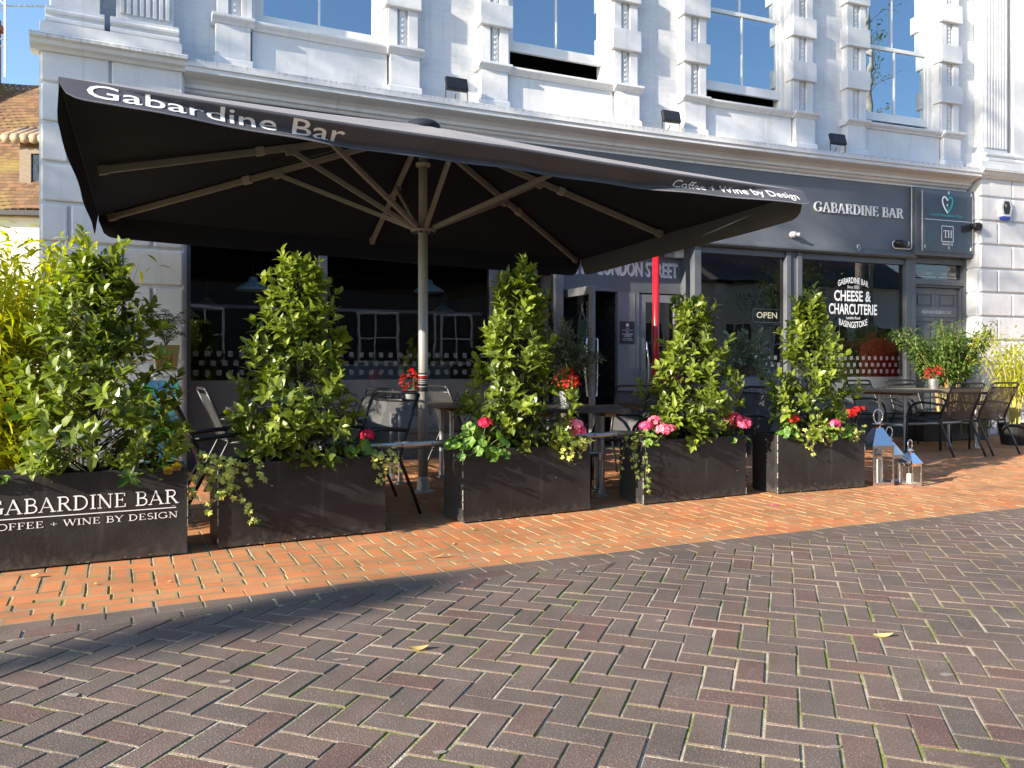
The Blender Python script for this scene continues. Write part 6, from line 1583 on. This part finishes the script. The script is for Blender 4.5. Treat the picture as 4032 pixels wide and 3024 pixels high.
def street_tree(label, X, Y, h, crown, rad, seed, nl, sq=1.0, lm='bush_leaf', size=.16):
    r = random.Random(seed); t = thing('street_tree', label, 'tree', (X, Y, 0), 0, 'street trees outside the picture')
    tr = MB(); tr.tube([(0, 0, -.1), (.05, 0, h * .3), (0, .06, h * .6), (.1, 0, h * .9)], [.2, .16, .11, .03], 10); mb = MB()
    for k in range(60):
        d = rv(r); b = Vector((0, 0, h - crown + crown * .5 * r.random())); c = Vector((d.x * rad, d.y * rad, h - crown / 2 + d.z * crown / 2)) * 1.0
        tip = b.lerp(c, r.uniform(.6, 1.0)); tr.tube([b, b.lerp(tip, .5) + Vector((0, 0, .15)), tip], [.04, .025, .006], 5, False)
        for i in range(max(1, nl // 60)):
            p = tip + Vector((r.gauss(0, .38), r.gauss(0, .38), r.gauss(0, .32))) - (tip - b) * r.random() ** 2 * .6; leaf(mb, p, rv(r), Vector((0, 0, 1)) + rv(r), size * r.uniform(.6, 1.3), size * .6, r.random())
    tr.build('trunk', M['bark'], t, recalc=False, smooth=True); mb.build('crown', M[lm], t, recalc=False)
def up_sun(perp, along):                                        # a spot that many metres up the sun's path, perp across it
    ex, ey = math.cos(R(SUN_HEAD)), -math.sin(R(SUN_HEAD)); dx, dy = math.sin(R(SUN_HEAD)), math.cos(R(SUN_HEAD)); return perp * ex - along * dx, perp * ey - along * dy
X, Y = up_sun(-9.3, 15); street_tree('leafy street tree up the street, shading the left of the white front', X, Y, 15.5, 10.5, 2.8, 81, 12000)
X, Y = up_sun(-5.9, 15); street_tree('tall thin crowned street tree up the street, dappling the right of the white front', X, Y, 17.5, 6.0, 1.3, 82, 2400)
X, Y = bend(20.3, 11.6)[:2]; street_tree('young street tree across the road, reflected in the badge window', X, Y, 5.0, 2.6, 1.0, 83, 1800, size=.10)
X, Y = bend(24.5, 12.2)[:2]; t = thing('birch_tree', 'tall pale birch trunk across the street, mirrored in the rightmost upper window', 'tree', (X, Y, 0)); r = random.Random(88)
tr = MB(); tr.tube([(0, 0, -.1), (.05, 0, 4), (-.04, .05, 8), (.03, 0, 12), (.05, .05, 16)], [.19, .17, .14, .10, .04], 12); tr.build('trunk', pmat('birch_bark', (.55, .52, .47), .7, c2=(.10, .09, .08), scale=4, stretch=(1, 1, .5)), t, smooth=True)
lm = MB(); tw = MB()
for k in range(46):
    z = r.uniform(8, 16); d = rv(r); tip = Vector((d.x * 1.1, d.y * 1.1, z + .6)); tw.tube([(0, 0, z), (d.x * .5, d.y * .5, z + .4), tip], [.02, .012, .004], 4, False)
    for i in range(16): leaf(lm, Vector((0, 0, z)).lerp(tip, r.uniform(.4, 1)) + rv(r) * .2, rv(r), Vector((0, 0, 1)) + rv(r), .09, .06, r.random())
tw.build('branch', M['bark'], t, recalc=False); lm.build('crown', M['bush_leaf'], t, recalc=False)
X, Y = up_sun(-2.35, 31.5); street_tree('unseen slender tree added far up the street to cast the faint near left shadow', X, Y, 11.5, 1.0, .40, 86, 90, size=.12)  # tree added out of view, crown shaped to cast the corner shadow
# unseen lamp post added up the road to cast a shadow on the dark paving
X, Y = up_sun(-3.33, 23); t = thing('shadow_post', 'unseen lamp post added up the road to cast the soft shadow on the dark paving', 'lamp', (X, Y, 0))
mb = MB(); mb.tube([(0, 0, 0), (0, 0, 1.2), (0, 0, 8.5)], [.12, .11, .09], 12); mb.build('column', M['black_metal'], t, smooth=True)
mb = MB(); mb.lathe([(.05, 8.5), (.20, 8.65), (.24, 9.0), (.10, 9.2), (0, 9.22)], 12); mb.build('post_head', M['black_metal'], t)
